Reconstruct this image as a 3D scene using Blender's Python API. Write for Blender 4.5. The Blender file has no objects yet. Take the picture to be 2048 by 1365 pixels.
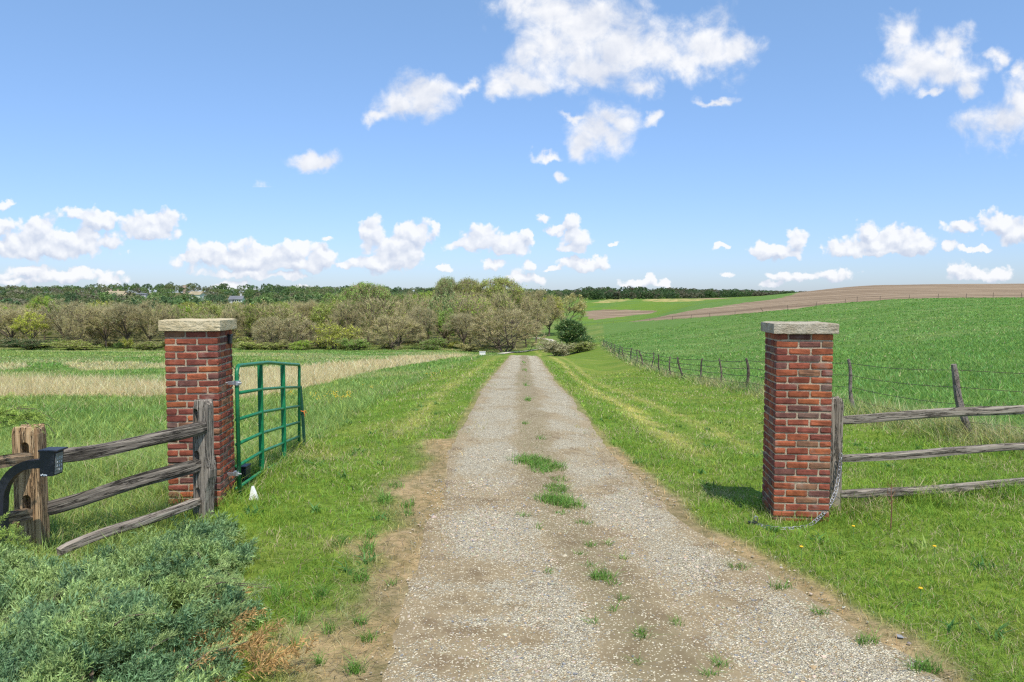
import bpy, bmesh, math, random
import numpy as np
from mathutils import Vector, Matrix

# ------------------------------------------------------------------ camera, sky, sun, exposure
sc = bpy.context.scene
COL = sc.collection
F_PX, CX, CY, CAM_H = 1480.0, 1024.0, 682.5, 2.05
PITCH = math.atan((CY - 600.0) / F_PX)
cam_d = bpy.data.cameras.new("camera")
cam_d.sensor_width = 36.0
cam_d.lens = 36.0 * F_PX / 2048.0
cam_d.clip_start = 0.05
cam_d.clip_end = 12000.0
cam = bpy.data.objects.new("camera", cam_d)
COL.objects.link(cam)
cam.location = (0, 0, CAM_H)
cam.rotation_euler = (math.pi / 2 - PITCH, 0, 0)
sc.camera = cam
sc.view_settings.view_transform = 'Standard'
sc.view_settings.look = 'None'
sc.view_settings.gamma = 1.0
sc.view_settings.use_curve_mapping = False
sc.view_settings.exposure = 0.42
sc.cycles.max_bounces = 6
sc.cycles.diffuse_bounces = 2
sc.cycles.glossy_bounces = 2
sc.cycles.transmission_bounces = 3
sc.cycles.transparent_max_bounces = 8
sc.cycles.use_denoising = False
sc.cycles.pixel_filter_type = 'BLACKMAN_HARRIS'
sc.cycles.filter_width = 1.3

SUN_ELEV = math.radians(61.0)
SUN_AZ = math.atan2(0.32, -0.95)          # from +Y towards +X: behind the camera, to the right
SUN_VEC = Vector((math.sin(SUN_AZ) * math.cos(SUN_ELEV), math.cos(SUN_AZ) * math.cos(SUN_ELEV), math.sin(SUN_ELEV)))
sun_d = bpy.data.lights.new("sun", 'SUN')
sun_d.energy = 3.6
sun_d.angle = math.radians(0.5)
sun_d.color = (1.0, 0.95, 0.87)
sun = bpy.data.objects.new("sun", sun_d)
COL.objects.link(sun)
sun.rotation_euler = SUN_VEC.to_track_quat('Z', 'Y').to_euler()
sun.location = (20, -40, 80)

_c, _s = math.cos(PITCH), math.sin(PITCH)
def ray_dir(px, py):
    a = (px - CX) / F_PX; b = (CY - py) / F_PX
    return a, _c + b * _s, -_s + b * _c
def P(px, py, d):
    """world point seen at photo pixel (px, py) at depth d"""
    x, y, z = ray_dir(px, py)
    t = d / y
    return Vector((x * t, d, CAM_H + z * t))
def project(x, y, z):
    zz = z - CAM_H
    f = y * _c - zz * _s
    u = y * _s + zz * _c
    f = np.maximum(f, 1e-3)
    return CX + F_PX * x / f, CY - F_PX * u / f

# ---- sky: physical sky with cumulus clouds laid out by direction
world = bpy.data.worlds.new("World")
sc.world = world
world.use_nodes = True
wn = world.node_tree.nodes; wl = world.node_tree.links
wn.clear()
class NT:
    """small helper for node trees"""
    def __init__(s, tree): s.t = tree; s.n = tree.nodes; s.l = tree.links
    def node(s, typ, **kw):
        n = s.n.new(typ)
        for k, v in kw.items(): setattr(n, k, v)
        return n
    def put(s, sock, v):
        if v is None: return
        if isinstance(v, bpy.types.NodeSocket): s.l.new(v, sock)
        elif isinstance(v, bpy.types.Node): s.l.new(v.outputs[0], sock)
        else:
            if isinstance(v, (tuple, list)) and len(v) == 3 and sock.type == 'RGBA': v = (*v, 1)
            sock.default_value = v
    def math(s, op, a, b=None, c=None, clamp=False):
        n = s.node('ShaderNodeMath', operation=op); n.use_clamp = clamp
        s.put(n.inputs[0], a)
        if b is not None: s.put(n.inputs[1], b)
        if c is not None: s.put(n.inputs[2], c)
        return n.outputs[0]
    def vmath(s, op, a, b=None, c=None):
        n = s.node('ShaderNodeVectorMath', operation=op)
        s.put(n.inputs[0], a)
        if b is not None: s.put(n.inputs[1], b)
        if c is not None: s.put(n.inputs[2], c)
        return n.outputs['Value'] if op in ('LENGTH', 'DOT_PRODUCT', 'DISTANCE') else n.outputs['Vector']
    def scale(s, a, k):
        n = s.node('ShaderNodeVectorMath', operation='SCALE'); s.put(n.inputs[0], a); s.put(n.inputs[3], k); return n.outputs[0]
    def noise(s, vec, scale, detail=2.0, rough=0.5, dist=0.0, out='Fac', lac=2.0):
        n = s.node('ShaderNodeTexNoise')
        s.put(n.inputs['Vector'], vec); s.put(n.inputs['Scale'], scale); s.put(n.inputs['Detail'], detail)
        s.put(n.inputs['Roughness'], rough); s.put(n.inputs['Distortion'], dist); s.put(n.inputs['Lacunarity'], lac)
        return n.outputs[out]
    def ramp(s, v, a, b, lo=0.0, hi=1.0, smooth=True):
        n = s.node('ShaderNodeMapRange'); n.interpolation_type = 'SMOOTHSTEP' if smooth else 'LINEAR'
        s.put(n.inputs['Value'], v); s.put(n.inputs['From Min'], a); s.put(n.inputs['From Max'], b)
        s.put(n.inputs['To Min'], lo); s.put(n.inputs['To Max'], hi)
        return n.outputs['Result']
    def mix(s, f, a, b, mode='MIX'):
        n = s.node('ShaderNodeMix', data_type='RGBA', blend_type=mode)
        n.clamp_factor = True
        s.put(n.inputs[0], f); s.put(n.inputs[6], a); s.put(n.inputs[7], b)
        return n.outputs[2]
    def bump(s, h, strength, dist=0.01, normal=None):
        n = s.node('ShaderNodeBump'); s.put(n.inputs['Strength'], strength); s.put(n.inputs['Distance'], dist)
        s.put(n.inputs['Height'], h)
        if normal is not None: s.put(n.inputs['Normal'], normal)
        return n.outputs[0]

W = NT(world.node_tree)
SKY_LOW, SKY_HIGH = (1.15, 1.36, 2.00), (2.10, 2.40, 2.56)
sky = W.node('ShaderNodeTexSky', sky_type='NISHITA')
sky.sun_disc = False
sky.sun_elevation = SUN_ELEV
sky.sun_rotation = SUN_AZ
sky.altitude = 250
sky.air_density = 1.0
sky.dust_density = 0.6
sky.ozone_density = 1.0
tc = W.node('ShaderNodeTexCoord')
sep = W.node('ShaderNodeSeparateXYZ'); W.put(sep.inputs[0], tc.outputs['Generated'])
fwd = W.math('MAXIMUM', sep.outputs['Y'], 0.05)
cu = W.math('DIVIDE', sep.outputs['X'], fwd)
cv = W.math('DIVIDE', sep.outputs['Z'], fwd)
comb = W.node('ShaderNodeCombineXYZ'); W.put(comb.inputs[0], cu); W.put(comb.inputs[1], cv)
pos = comb.outputs[0]
# cloud puffs: centre and half-size, as photographed
HIGH = [(1095,28,85,55),(1180,55,105,75),(1115,110,90,55),(1250,85,95,60),(1300,105,70,42),(1415,95,72,48),(1468,98,48,36),
 (1060,163,72,26),(1008,182,36,18),(1160,135,110,38),(1375,125,80,22),(840,190,58,36),(795,212,46,28),(756,233,26,18),(862,172,42,22),
 (930,172,22,12),(1200,262,52,40),(1168,278,28,26),(1228,232,36,26),(1152,228,34,9),(1298,172,34,24),(1306,229,20,10),(1432,202,30,8),
 (1092,308,25,7),(1122,349,15,10),(1845,125,85,38),(1808,75,36,36),(1912,88,36,32),(1790,130,44,28),(1895,148,60,34),(1930,172,26,18),
 (1995,132,16,24),(2042,150,18,18),(2010,240,72,44),(2055,205,60,40),(1858,187,26,9),(627,317,50,15),(528,388,22,25),(402,410,20,9)]
LOW = [(105,488,165,34),(510,522,150,30),(120,552,150,14),(790,505,70,34),(1000,488,90,22),(1780,488,110,24),(8,408,36,11),(5,452,34,22),(80,455,48,28),(150,428,44,18),(205,440,62,22),(130,474,110,20),(318,448,58,32),(300,466,72,22),
 (90,502,120,24),(215,488,34,18),(60,542,66,14),(160,545,60,11),(40,566,70,7),(222,562,24,14),
 (430,498,44,24),(405,516,72,16),(472,488,30,20),(530,508,80,24),(600,498,64,20),(570,530,110,18),(645,512,38,26),(655,479,22,8),
 (490,548,95,12),(575,552,60,10),(460,572,55,8),(600,572,26,8),(745,458,27,34),(830,468,46,34),(800,488,62,18),(872,455,11,15),
 (765,526,82,20),(690,533,20,10),(970,478,54,32),(1015,496,60,19),(935,494,42,16),(1056,468,16,14),(1085,436,20,12),(1110,458,28,13),
 (1140,444,20,22),(1146,478,44,24),(1145,498,36,10),(890,535,20,9),(985,530,28,15),(1060,530,17,13),(1040,556,50,17),(1165,530,55,15),
 (1205,524,22,15),(1110,537,20,6),(1228,489,20,6),(1280,564,48,10),(1298,558,18,12),(1330,563,16,11),(1444,495,24,8),(1545,502,66,17),(1595,480,26,24),
 (1735,462,32,26),(1800,478,66,32),(1838,488,48,22),(1695,496,56,16),(1765,503,100,9),(1898,495,20,12),(1950,497,44,8),(1600,554,72,14),
 (1668,550,44,18),(1456,549,18,9),(1540,572,30,7),(2000,448,54,28),(1930,456,44,14),(2045,462,54,26),(1965,552,84,14),(1912,540,26,20),(1995,548,44,18)]
def field(pts, p, sm, grow=1.12):
    acc = None
    for (x, y, rx, ry) in pts:
        dx, dy, dz = ray_dir(x, y)
        u0, v0 = dx / dy, dz / dy
        sx, sy = F_PX / (rx * grow), F_PX / (ry * grow)
        q = W.vmath('MULTIPLY_ADD', p, (sx, sy, 0), (-u0 * sx, -v0 * sy, 0))
        l = W.vmath('LENGTH', q)
        acc = l if acc is None else W.math('SMOOTH_MIN', acc, l, sm)
    return W.math('SUBTRACT', 1.0, acc)
# clear sky, a little bluer towards the zenith and towards the horizon than the plain model
elev = sep.outputs['Z']
tint = W.mix(W.ramp(elev, 0.0, 0.42, 0, 1, False), SKY_LOW, SKY_HIGH)
skyc = W.mix(1.0, sky.outputs[0], tint, 'MULTIPLY')
def clouds(pts, high):
    """colour of the sky with one bank of clouds in it"""
    w1 = W.noise(pos, 16.0, 3.0, 0.58, out='Color')
    w2 = W.noise(pos, 44.0, 4.0, 0.6, out='Color')
    wv = W.vmath('SUBTRACT', w1, (0.5, 0.5, 0.5)); wv2 = W.vmath('SUBTRACT', w2, (0.5, 0.5, 0.5))
    p = W.vmath('ADD', W.vmath('ADD', pos, W.scale(wv, 0.060 if high else 0.016)), W.scale(wv2, 0.024))
    f = field(pts, p, 0.25 if high else 0.18, 1.14 if high else 1.30)
    wisp = W.noise(pos, 24.0, 8.0, 0.60, 0.25)
    wis_up = W.noise(W.vmath('ADD', pos, (0.006, 0.012, 0)), 24.0, 4.0, 0.55, 0.25)
    if high:
        d = W.math('ADD', f, W.math('MULTIPLY', W.math('SUBTRACT', wisp, 0.48), 2.3))
        a = W.ramp(d, -0.30, 0.85)
        lit = W.math('ADD', W.math('MULTIPLY', W.math('SUBTRACT', wisp, wis_up), 1.5), 0.80)
        soft = W.noise(pos, 11.0, 3.0, 0.5)
        lit = W.math('ADD', lit, W.math('MULTIPLY', W.ramp(soft, 0.42, 0.66), -0.42), clamp=True)
    else:
        def puffs(off, sc_, det):
            v = W.node('ShaderNodeTexVoronoi', feature='SMOOTH_F1')
            W.put(v.inputs['Vector'], W.vmath('ADD', W.vmath('ADD', pos, W.scale(wv2, 0.016)), off)); W.put(v.inputs['Scale'], sc_)
            W.put(v.inputs['Detail'], det); W.put(v.inputs['Roughness'], 0.5); W.put(v.inputs['Smoothness'], 0.5)
            return W.math('SUBTRACT', 1.0, v.outputs['Distance'])
        pf = puffs((0, 0, 0), 50.0, 2.0); pfu = puffs((0.004, 0.008, 0), 50.0, 1.0)
        d = W.math('ADD', W.math('ADD', f, W.math('MULTIPLY', W.math('SUBTRACT', pf, 0.58), 0.55)), W.math('MULTIPLY', W.math('SUBTRACT', wisp, 0.5), 0.55))
        a = W.ramp(d, -0.02, 0.26)
        # each bank is greyer where cloud lies above it: compare with the bank a little higher up
        fu = field(pts, W.vmath('ADD', p, (0.003, 0.0105, 0)), 0.18, 1.30)
        lit = W.math('ADD', W.math('MULTIPLY', W.math('SUBTRACT', pf, pfu), 0.85), 0.66)
        lit = W.math('ADD', lit, W.math('MULTIPLY', W.math('SUBTRACT', wisp, wis_up), 0.9))
        lit = W.math('ADD', lit, W.math('MULTIPLY', W.math('SUBTRACT', f, fu, None), 0.95))
        lit = W.math('MINIMUM', W.math('MAXIMUM', lit, 0.0), 1.0)
    cc = W.mix(lit, CLOUD_DARK, CLOUD_LIT)
    return W.mix(W.math('MULTIPLY', a, 0.97 if high else 0.93), skyc, cc)
CLOUD_DARK = (7.6, 8.4, 10.2); CLOUD_LIT = (12.3, 12.4, 12.7)
SKY_STRENGTH = 0.06
def bgnode(c):
    b = W.node('ShaderNodeBackground'); W.put(b.inputs['Color'], c); W.put(b.inputs['Strength'], SKY_STRENGTH); return b.outputs[0]
def uv_of(px, py):
    a_, b_, c_2 = ray_dir(px, py); return a_ / b_, c_2 / b_
shader = bgnode(skyc)
front = W.math('GREATER_THAN', sep.outputs['Y'], 0.25)
BANKS = [(HIGH, True, -900, -600, 690, 430), (HIGH, True, 690, -600, 1630, 385), (HIGH, True, 1630, -600, 2900, 345),
         (LOW, False, -900, 375, 705, 640), (LOW, False, 690, 405, 1395, 640), (LOW, False, 1380, 405, 2900, 640)]
for pts, high, x0, y0, x1, y1 in BANKS:
    sel = [q for q in pts if x0 <= q[0] < x1 and y0 <= q[1] < y1]
    ua, vb = uv_of(x0, y1); ub, va = uv_of(x1, y0)
    f_ = W.math('MULTIPLY', W.math('GREATER_THAN', cu, ua), W.math('LESS_THAN', cu, ub))
    f_ = W.math('MULTIPLY', f_, W.math('MULTIPLY', W.math('GREATER_THAN', cv, vb), W.math('LESS_THAN', cv, va)))
    f_ = W.math('MULTIPLY', f_, front)
    mx = W.node('ShaderNodeMixShader')
    W.put(mx.inputs[0], f_); wl.new(shader, mx.inputs[1]); wl.new(bgnode(clouds(sel, high)), mx.inputs[2])
    shader = mx.outputs[0]
wo = W.node('ShaderNodeOutputWorld')
wl.new(shader, wo.inputs['Surface'])
world.cycles.sampling_method = 'MANUAL'
world.cycles.sample_map_resolution = 256

# ------------------------------------------------------------------ helpers
R = random.Random(7)
rng = np.random.default_rng(11)
def S(t):
    t = np.clip(t, 0, 1); return t * t * (3 - 2 * t)
def tag(o, label=None, cat=None, group=None, kind=None):
    if label: o["label"] = label
    if cat: o["category"] = cat
    if group: o["group"] = group
    if kind: o["kind"] = kind
    return o
def empty(name, loc, label=None, cat=None, group=None):
    o = bpy.data.objects.new(name, None)
    COL.objects.link(o)
    o.empty_display_size = 0.2
    o.location = loc
    return tag(o, label, cat, group)
def link(name, me, parent=None, loc=None):
    o = bpy.data.objects.new(name, me)
    COL.objects.link(o)
    if parent is not None: o.parent = parent
    if loc is not None: o.location = loc
    return o
def mesh_np(name, V, F, mats, col=None, matidx=None, smooth=False, origin=(0, 0, 0)):
    """V (n,3), F (m,k) one arity, col (n,3) per-vertex colour of the thing itself"""
    V = np.asarray(V, np.float32) - np.asarray(origin, np.float32)
    F = np.asarray(F, np.int32)
    me = bpy.data.meshes.new(name)
    n, (m, k) = len(V), F.shape
    me.vertices.add(n); me.vertices.foreach_set("co", V.ravel())
    me.loops.add(m * k); me.loops.foreach_set("vertex_index", F.ravel())
    me.polygons.add(m)
    me.polygons.foreach_set("loop_start", np.arange(0, m * k, k, dtype=np.int32))
    me.polygons.foreach_set("loop_total", np.full(m, k, np.int32))
    if matidx is not None: me.polygons.foreach_set("material_index", np.asarray(matidx, np.int32))
    me.polygons.foreach_set("use_smooth", np.full(m, bool(smooth)))
    for mt in (mats if isinstance(mats, (list, tuple)) else [mats]): me.materials.append(mt)
    if col is not None:
        a = me.attributes.new("col", 'FLOAT_COLOR', 'POINT')
        c4 = np.ones((n, 4), np.float32); c4[:, :3] = col
        a.data.foreach_set("color", c4.ravel())
    me.update(calc_edges=True)
    return me
class MB:
    """collects pieces that become ONE mesh"""
    def __init__(s): s.v = []; s.f = []; s.c = []; s.m = []
    def add(s, V, F, col=(1, 1, 1), mi=0):
        b = len(s.v)
        s.v += [tuple(p) for p in V]
        s.f += [tuple(i + b for i in f) for f in F]
        s.c += [col] * len(V); s.m += [mi] * len(F)
    def box(s, c, size, rot=None, col=(1, 1, 1), mi=0, bevel=0.0, jit=0.0):
        hx, hy, hz = (q / 2 for q in size)
        if bevel <= 0:
            V = [Vector((x, y, z)) for x in (-hx, hx) for y in (-hy, hy) for z in (-hz, hz)]
            F = [(0, 1, 3, 2), (4, 6, 7, 5), (0, 4, 5, 1), (2, 3, 7, 6), (0, 2, 6, 4), (1, 5, 7, 3)]
        else:
            bm = bmesh.new(); bmesh.ops.create_cube(bm, size=1.0)
            for v in bm.verts: v.co = Vector((v.co.x * size[0], v.co.y * size[1], v.co.z * size[2]))
            bmesh.ops.bevel(bm, geom=bm.edges[:], offset=bevel, segments=2, affect='EDGES', profile=0.6)
            V = [v.co + Vector((R.uniform(-jit, jit), R.uniform(-jit, jit), R.uniform(-jit, jit))) for v in bm.verts]
            bm.verts.index_update()
            F = [tuple(v.index for v in f.verts) for f in bm.faces]
            bm.free()
        if rot is not None: V = [rot @ v for v in V]
        c = Vector(c)
        s.add([v + c for v in V], F, col, mi)
    def tube(s, pts, rad, n=8, col=(1, 1, 1), mi=0, cap=True, square=False):
        pts = [Vector(p) for p in pts]
        rads = rad if isinstance(rad, (list, tuple)) else [rad] * len(pts)
        V = []; F = []; up0 = None
        for i, p in enumerate(pts):
            t = (pts[min(i + 1, len(pts) - 1)] - pts[max(i - 1, 0)])
            t = t.normalized() if t.length > 1e-9 else Vector((0, 0, 1))
            if up0 is None:
                ref = Vector((0, 0, 1)) if abs(t.z) < 0.9 else Vector((0, 1, 0))
                a = t.cross(ref).normalized()
            else:
                a = (up0 - t * up0.dot(t)).normalized()
            up0 = a; b = t.cross(a)
            for k in range(n):
                ang = 2 * math.pi * (k + (0.5 if square else 0)) / n
                V.append(p + (a * math.cos(ang) + b * math.sin(ang)) * rads[i])
        for i in range(len(pts) - 1):
            for k in range(n):
                F.append((i * n + k, i * n + (k + 1) % n, (i + 1) * n + (k + 1) % n, (i + 1) * n + k))
        if cap:
            F.append(tuple(range(n - 1, -1, -1))); F.append(tuple((len(pts) - 1) * n + k for k in range(n)))
        s.add(V, F, col, mi)
    def build(s, name, mats, parent=None, smooth=False, origin=None):
        if origin is None: origin = Vector(parent.location) if parent is not None and parent.type == 'EMPTY' else Vector((0, 0, 0))
        origin = Vector(origin)
        me = bpy.data.meshes.new(name)
        me.from_pydata([tuple(Vector(v) - origin) for v in s.v], [], s.f)
        for mt in (mats if isinstance(mats, (list, tuple)) else [mats]): me.materials.append(mt)
        me.polygons.foreach_set("material_index", s.m)
        me.polygons.foreach_set("use_smooth", [smooth] * len(s.f))
        a = me.attributes.new("col", 'FLOAT_COLOR', 'POINT')
        a.data.foreach_set("color", np.array([(*c, 1) for c in s.c], np.float32).ravel())
        me.update()
        o = link(name, me, parent)
        if parent is None: o.location = origin
        return o

# ------------------------------------------------------------------ materials
def material(name):
    m = bpy.data.materials.new(name); m.use_nodes = True
    m.node_tree.nodes.clear()
    t = NT(m.node_tree)
    out = t.node('ShaderNodeOutputMaterial')
    return m, t, out
def pbsdf(t, out, color, rough=0.7, normal=None, metal=0.0, spec=0.4):
    b = t.node('ShaderNodeBsdfPrincipled')
    t.put(b.inputs['Base Color'], color); t.put(b.inputs['Roughness'], rough); t.put(b.inputs['Metallic'], metal)
    t.put(b.inputs['Specular IOR Level'], spec)
    if normal is not None: t.put(b.inputs['Normal'], normal)
    t.l.new(b.outputs[0], out.inputs['Surface'])
    return b
def attr(t, name='col'):
    n = t.node('ShaderNodeAttribute'); n.attribute_name = name; return n.outputs['Color']
def simple_mat(name, color, rough=0.6, metal=0.0, bump=0.0, bscale=80.0, var=0.25, spec=0.4):
    m, t, out = material(name)
    tcn = t.node('ShaderNodeTexCoord')
    n1 = t.noise(tcn.outputs['Object'], bscale, 4.0, 0.6)
    n2 = t.noise(tcn.outputs['Object'], bscale * 0.12, 3.0, 0.6)
    c = t.mix(t.ramp(n2, 0.3, 0.7), tuple(x * (1 - var) for x in color), tuple(min(1, x * (1 + var)) for x in color))
    c = t.mix(t.ramp(n1, 0.35, 0.75), c, t.mix(0.5, c, tuple(x * (1 - var) for x in color)))
    nrm = t.bump(n1, bump, 0.01) if bump else None
    pbsdf(t, out, c, rough, nrm, metal, spec)
    return m
def leaf_mat(name, tint_by_object=False, transl=0.35, rough=0.55, spec=0.25):
    m, t, out = material(name)
    c = attr(t)
    if tint_by_object:
        oi = t.node('ShaderNodeObjectInfo')
        c = t.mix(1.0, c, oi.outputs['Color'], 'MULTIPLY')
    b = t.node('ShaderNodeBsdfPrincipled')
    t.put(b.inputs['Base Color'], c); t.put(b.inputs['Roughness'], rough); t.put(b.inputs['Specular IOR Level'], spec)
    tr = t.node('ShaderNodeBsdfTranslucent'); t.put(tr.inputs['Color'], t.mix(1.0, c, (1.1, 1.15, 0.7), 'MULTIPLY'))
    mx = t.node('ShaderNodeMixShader'); mx.inputs[0].default_value = transl
    t.l.new(b.outputs[0], mx.inputs[1]); t.l.new(tr.outputs[0], mx.inputs[2])
    t.l.new(mx.outputs[0], out.inputs['Surface'])
    return m
M_GRASS = leaf_mat("grass_blades")
M_LEAF = leaf_mat("tree_leaves", True, 0.3)
M_NEEDLE = leaf_mat("juniper_needles", False, 0.22, 0.5)
def twig_mat(name):
    m, t, out = material(name)
    pbsdf(t, out, attr(t), 0.85, None, 0, 0.15); return m
M_TWIG = twig_mat("twigs")
M_BARK = simple_mat("bark", (0.15, 0.115, 0.085), 0.9, bump=0.6, bscale=3.0, var=0.35, spec=0.15)

def wood_mat(name, dark, mid, light, axis):
    m, t, out = material(name)
    tcn = t.node('ShaderNodeTexCoord')
    oi = t.node('ShaderNodeObjectInfo')
    off = t.node('ShaderNodeCombineXYZ'); t.put(off.inputs[0], t.math('MULTIPLY', oi.outputs['Random'], 37.0)); t.put(off.inputs[1], t.math('MULTIPLY', oi.outputs['Random'], 11.0))
    p = t.vmath('ADD', tcn.outputs['Object'], off)
    sc_ = (1.6, 34, 34) if axis == 'X' else (34, 34, 1.6)
    q = t.vmath('MULTIPLY', p, sc_)
    grain = t.noise(q, 1.0, 5.0, 0.65, 0.4)
    sc2 = (2.5, 110, 110) if axis == 'X' else (110, 110, 2.5)
    fine = t.noise(t.vmath('MULTIPLY', p, sc2), 1.0, 3.0, 0.6)
    blotch = t.noise(p, 5.0, 4.0, 0.6)
    crack = t.math('SUBTRACT', 1.0, t.ramp(t.math('ABSOLUTE', t.math('SUBTRACT', grain, 0.47)), 0.0, 0.03))
    c = t.mix(t.ramp(grain, 0.3, 0.7), dark, mid)
    c = t.mix(t.math('MULTIPLY', t.ramp(fine, 0.45, 0.7), 0.8), c, light)
    c = t.mix(t.math('MULTIPLY', t.ramp(blotch, 0.5, 0.8), 0.45), c, dark)
    c = t.mix(t.math('MULTIPLY', crack, 0.85), c, tuple(x * 0.22 for x in dark))
    h = t.math('SUBTRACT', t.math('ADD', grain, t.math('MULTIPLY', fine, 0.35)), t.math('MULTIPLY', crack, 0.7))
    pbsdf(t, out, c, 0.85, t.bump(h, 0.9, 0.012), 0, 0.2)
    return m
GREY = ((0.15, 0.125, 0.098), (0.31, 0.262, 0.205), (0.45, 0.395, 0.32))
TAN = ((0.26, 0.155, 0.078), (0.50, 0.335, 0.18), (0.64, 0.47, 0.28))
DARKW = ((0.065, 0.055, 0.045), (0.165, 0.140, 0.112), (0.36, 0.315, 0.25))
M_POST_GREY = wood_mat("grey_post_wood", *GREY, 'Z')
M_POST_TAN = wood_mat("tan_post_wood", *TAN, 'Z')
M_RAIL_DARK = wood_mat("dark_rail_wood", *DARKW, 'X')
M_RAIL_GREY = wood_mat("grey_rail_wood", *GREY, 'X')
M_RAIL_TAN = wood_mat("tan_rail_wood", (0.16, 0.11, 0.065), (0.34, 0.235, 0.14), (0.50, 0.38, 0.25), 'X')
M_STAKE = wood_mat("fence_stake_wood", (0.09, 0.06, 0.045), (0.19, 0.135, 0.10), (0.36, 0.30, 0.26), 'Z')

# ------------------------------------------------------------------ terrain
UCOL = [-1.2, -0.69, -0.46, -0.3, -0.2, -0.1, 0.0, 0.06, 0.12, 0.17, 0.25, 0.37, 0.5, 0.69, 1.2]
LEFT = [(7,0.03),(15,-.35),(30,-1.2),(60,-2.9),(100,-5.2),(150,-8.0),(230,-8.6),(320,-7),(500,-2),(800,5.5),(1000,10.5),(1300,14.5),(2500,18),(4600,18)]
PROF = [LEFT, LEFT, LEFT, LEFT,
 [(7,0.02),(15,-.28),(30,-1.15),(60,-2.85),(100,-5.3),(150,-8.05),(230,-8.8),(320,-7.5),(500,-2.5),(800,4.2),(1000,9),(1300,13),(2500,17),(4600,17)],
 [(7,0),(15,-.12),(30,-.95),(50,-2.1),(80,-4.1),(120,-6.5),(150,-8.1),(230,-9),(320,-8),(500,-3),(800,3),(1300,12),(2500,16),(4600,16)],
 [(7,0),(15.5,-.04),(23,-.44),(46,-1.68),(62,-2.6),(90,-5.3),(120,-7.2),(140,-8.2),(200,-10.1),(240,-10.6),(350,-10),(500,-6),(800,0),(1300,10),(2500,16),(4600,16)],
 [(7,-.02),(15.5,-.12),(25,-.75),(46,-1.85),(70,-3.3),(110,-6.4),(150,-7.6),(240,-10.0),(350,-10),(500,-6),(800,0),(1300,8),(1800,17),(4600,17)],
 [(7,-.03),(15,-.3),(30,-1.45),(54,-2.9),(90,-4.6),(130,-5.9),(250,-8.1),(320,-8.7),(400,-9),(450,-7),(520,-3.6),(620,.6),(690,2.1),(800,0),(1100,0),(1500,12),(1900,16),(4600,16)],
 [(7,-.04),(15,-.35),(30,-1.4),(54,-2.65),(95,-4),(150,-5.4),(230,-6),(300,-6.7),(380,-7.4),(450,-4.9),(550,-.4),(650,2.0),(720,2.6),(850,0),(1100,0),(1500,12),(1900,15),(4600,15)],
 [(7,-.05),(15,-.4),(26,-1.2),(36,-1.95),(60,-2.8),(95,-3.7),(150,-4.0),(220,-3.1),(280,-1.7),(330,-.2),(420,-.1),(550,1.5),(680,3.3),(760,3.4),(900,0),(1200,2),(1500,11),(1900,14),(4600,14)],
 [(7,-.05),(15,-.4),(26,-1.1),(50,-1.65),(80,-2.0),(120,-1.6),(180,.3),(250,1.7),(350,4.9),(450,5.6),(550,6.2),(700,6.4),(900,4),(1500,10),(1900,12),(4600,12)],
 [(7,-.03),(16,-.4),(30,-.8),(50,-1.0),(80,-.65),(120,.25),(170,1.8),(260,4.7),(380,9.5),(500,11.3),(700,12),(1500,10),(4600,8)],
 [(7,0),(12,-.15),(20,-.1),(30,-.08),(50,0),(80,.43),(120,1.4),(160,2.5),(250,5.4),(400,10.7),(600,13.6),(900,15),(4600,10)],
 [(7,0),(12,-.1),(20,0),(30,.1),(50,.3),(80,.9),(120,2),(160,3.3),(250,6.5),(400,12),(600,15),(900,16),(4600,10)]]
def pchip(x, y, xi):
    x = np.asarray(x, float); y = np.asarray(y, float)
    h = np.diff(x); dl = np.diff(y) / h
    m = np.zeros(len(x)); m[0] = dl[0]; m[-1] = dl[-1]
    for i in range(1, len(x) - 1):
        if dl[i-1] * dl[i] <= 0: m[i] = 0
        else:
            w1_, w2_ = 2*h[i] + h[i-1], h[i] + 2*h[i-1]
            m[i] = (w1_ + w2_) / (w1_ / dl[i-1] + w2_ / dl[i])
    xi = np.clip(xi, x[0], x[-1])
    k = np.clip(np.searchsorted(x, xi, side='right') - 1, 0, len(x) - 2)
    t = (xi - x[k]) / h[k]
    return ((1+2*t)*(1-t)**2*y[k] + t*(1-t)**2*h[k]*m[k] + t*t*(3-2*t)*y[k+1] + t*t*(t-1)*h[k]*m[k+1])
LD0, LD1, ND, NU, UMAX = math.log(3.5), math.log(4600), 420, 241, 1.2
ld_g = np.linspace(LD0, LD1, ND); u_g = np.linspace(-UMAX, UMAX, NU)
tmp = np.array([pchip(np.log([3.0, 5.0] + [p[0] for p in pr]), [0.0, 0.0] + [p[1] for p in pr], ld_g) for pr in PROF])
ZG = np.array([pchip(UCOL, tmp[:, i], u_g) for i in range(ND)])
def road_x(y): return np.interp(y, [0, 4, 5, 6.7, 10, 15.5, 23, 46, 62, 100, 125], [.95, .80, .68, .46, .32, .33, .38, .77, 1.0, 1.6, 2.2])
def road_hw(y): return np.interp(y, [0, 4, 5, 6.7, 10, 15.5, 60, 140], [1.72, 1.56, 1.45, 1.26, 1.19, 1.14, 1.13, 1.15])
_lat = np.random.default_rng(3).random((64, 64))
def vnoise(x, y, s):
    x = np.asarray(x) * s + 100.3; y = np.asarray(y) * s + 57.7
    i = np.floor(x).astype(int); j = np.floor(y).astype(int)
    fx = x - i; fy = y - j
    fx = fx * fx * (3 - 2 * fx); fy = fy * fy * (3 - 2 * fy)
    g = lambda a, b: _lat[a % 64, b % 64]
    return (g(i, j) * (1 - fx) + g(i + 1, j) * fx) * (1 - fy) + (g(i, j + 1) * (1 - fx) + g(i + 1, j + 1) * fx) * fy
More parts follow.
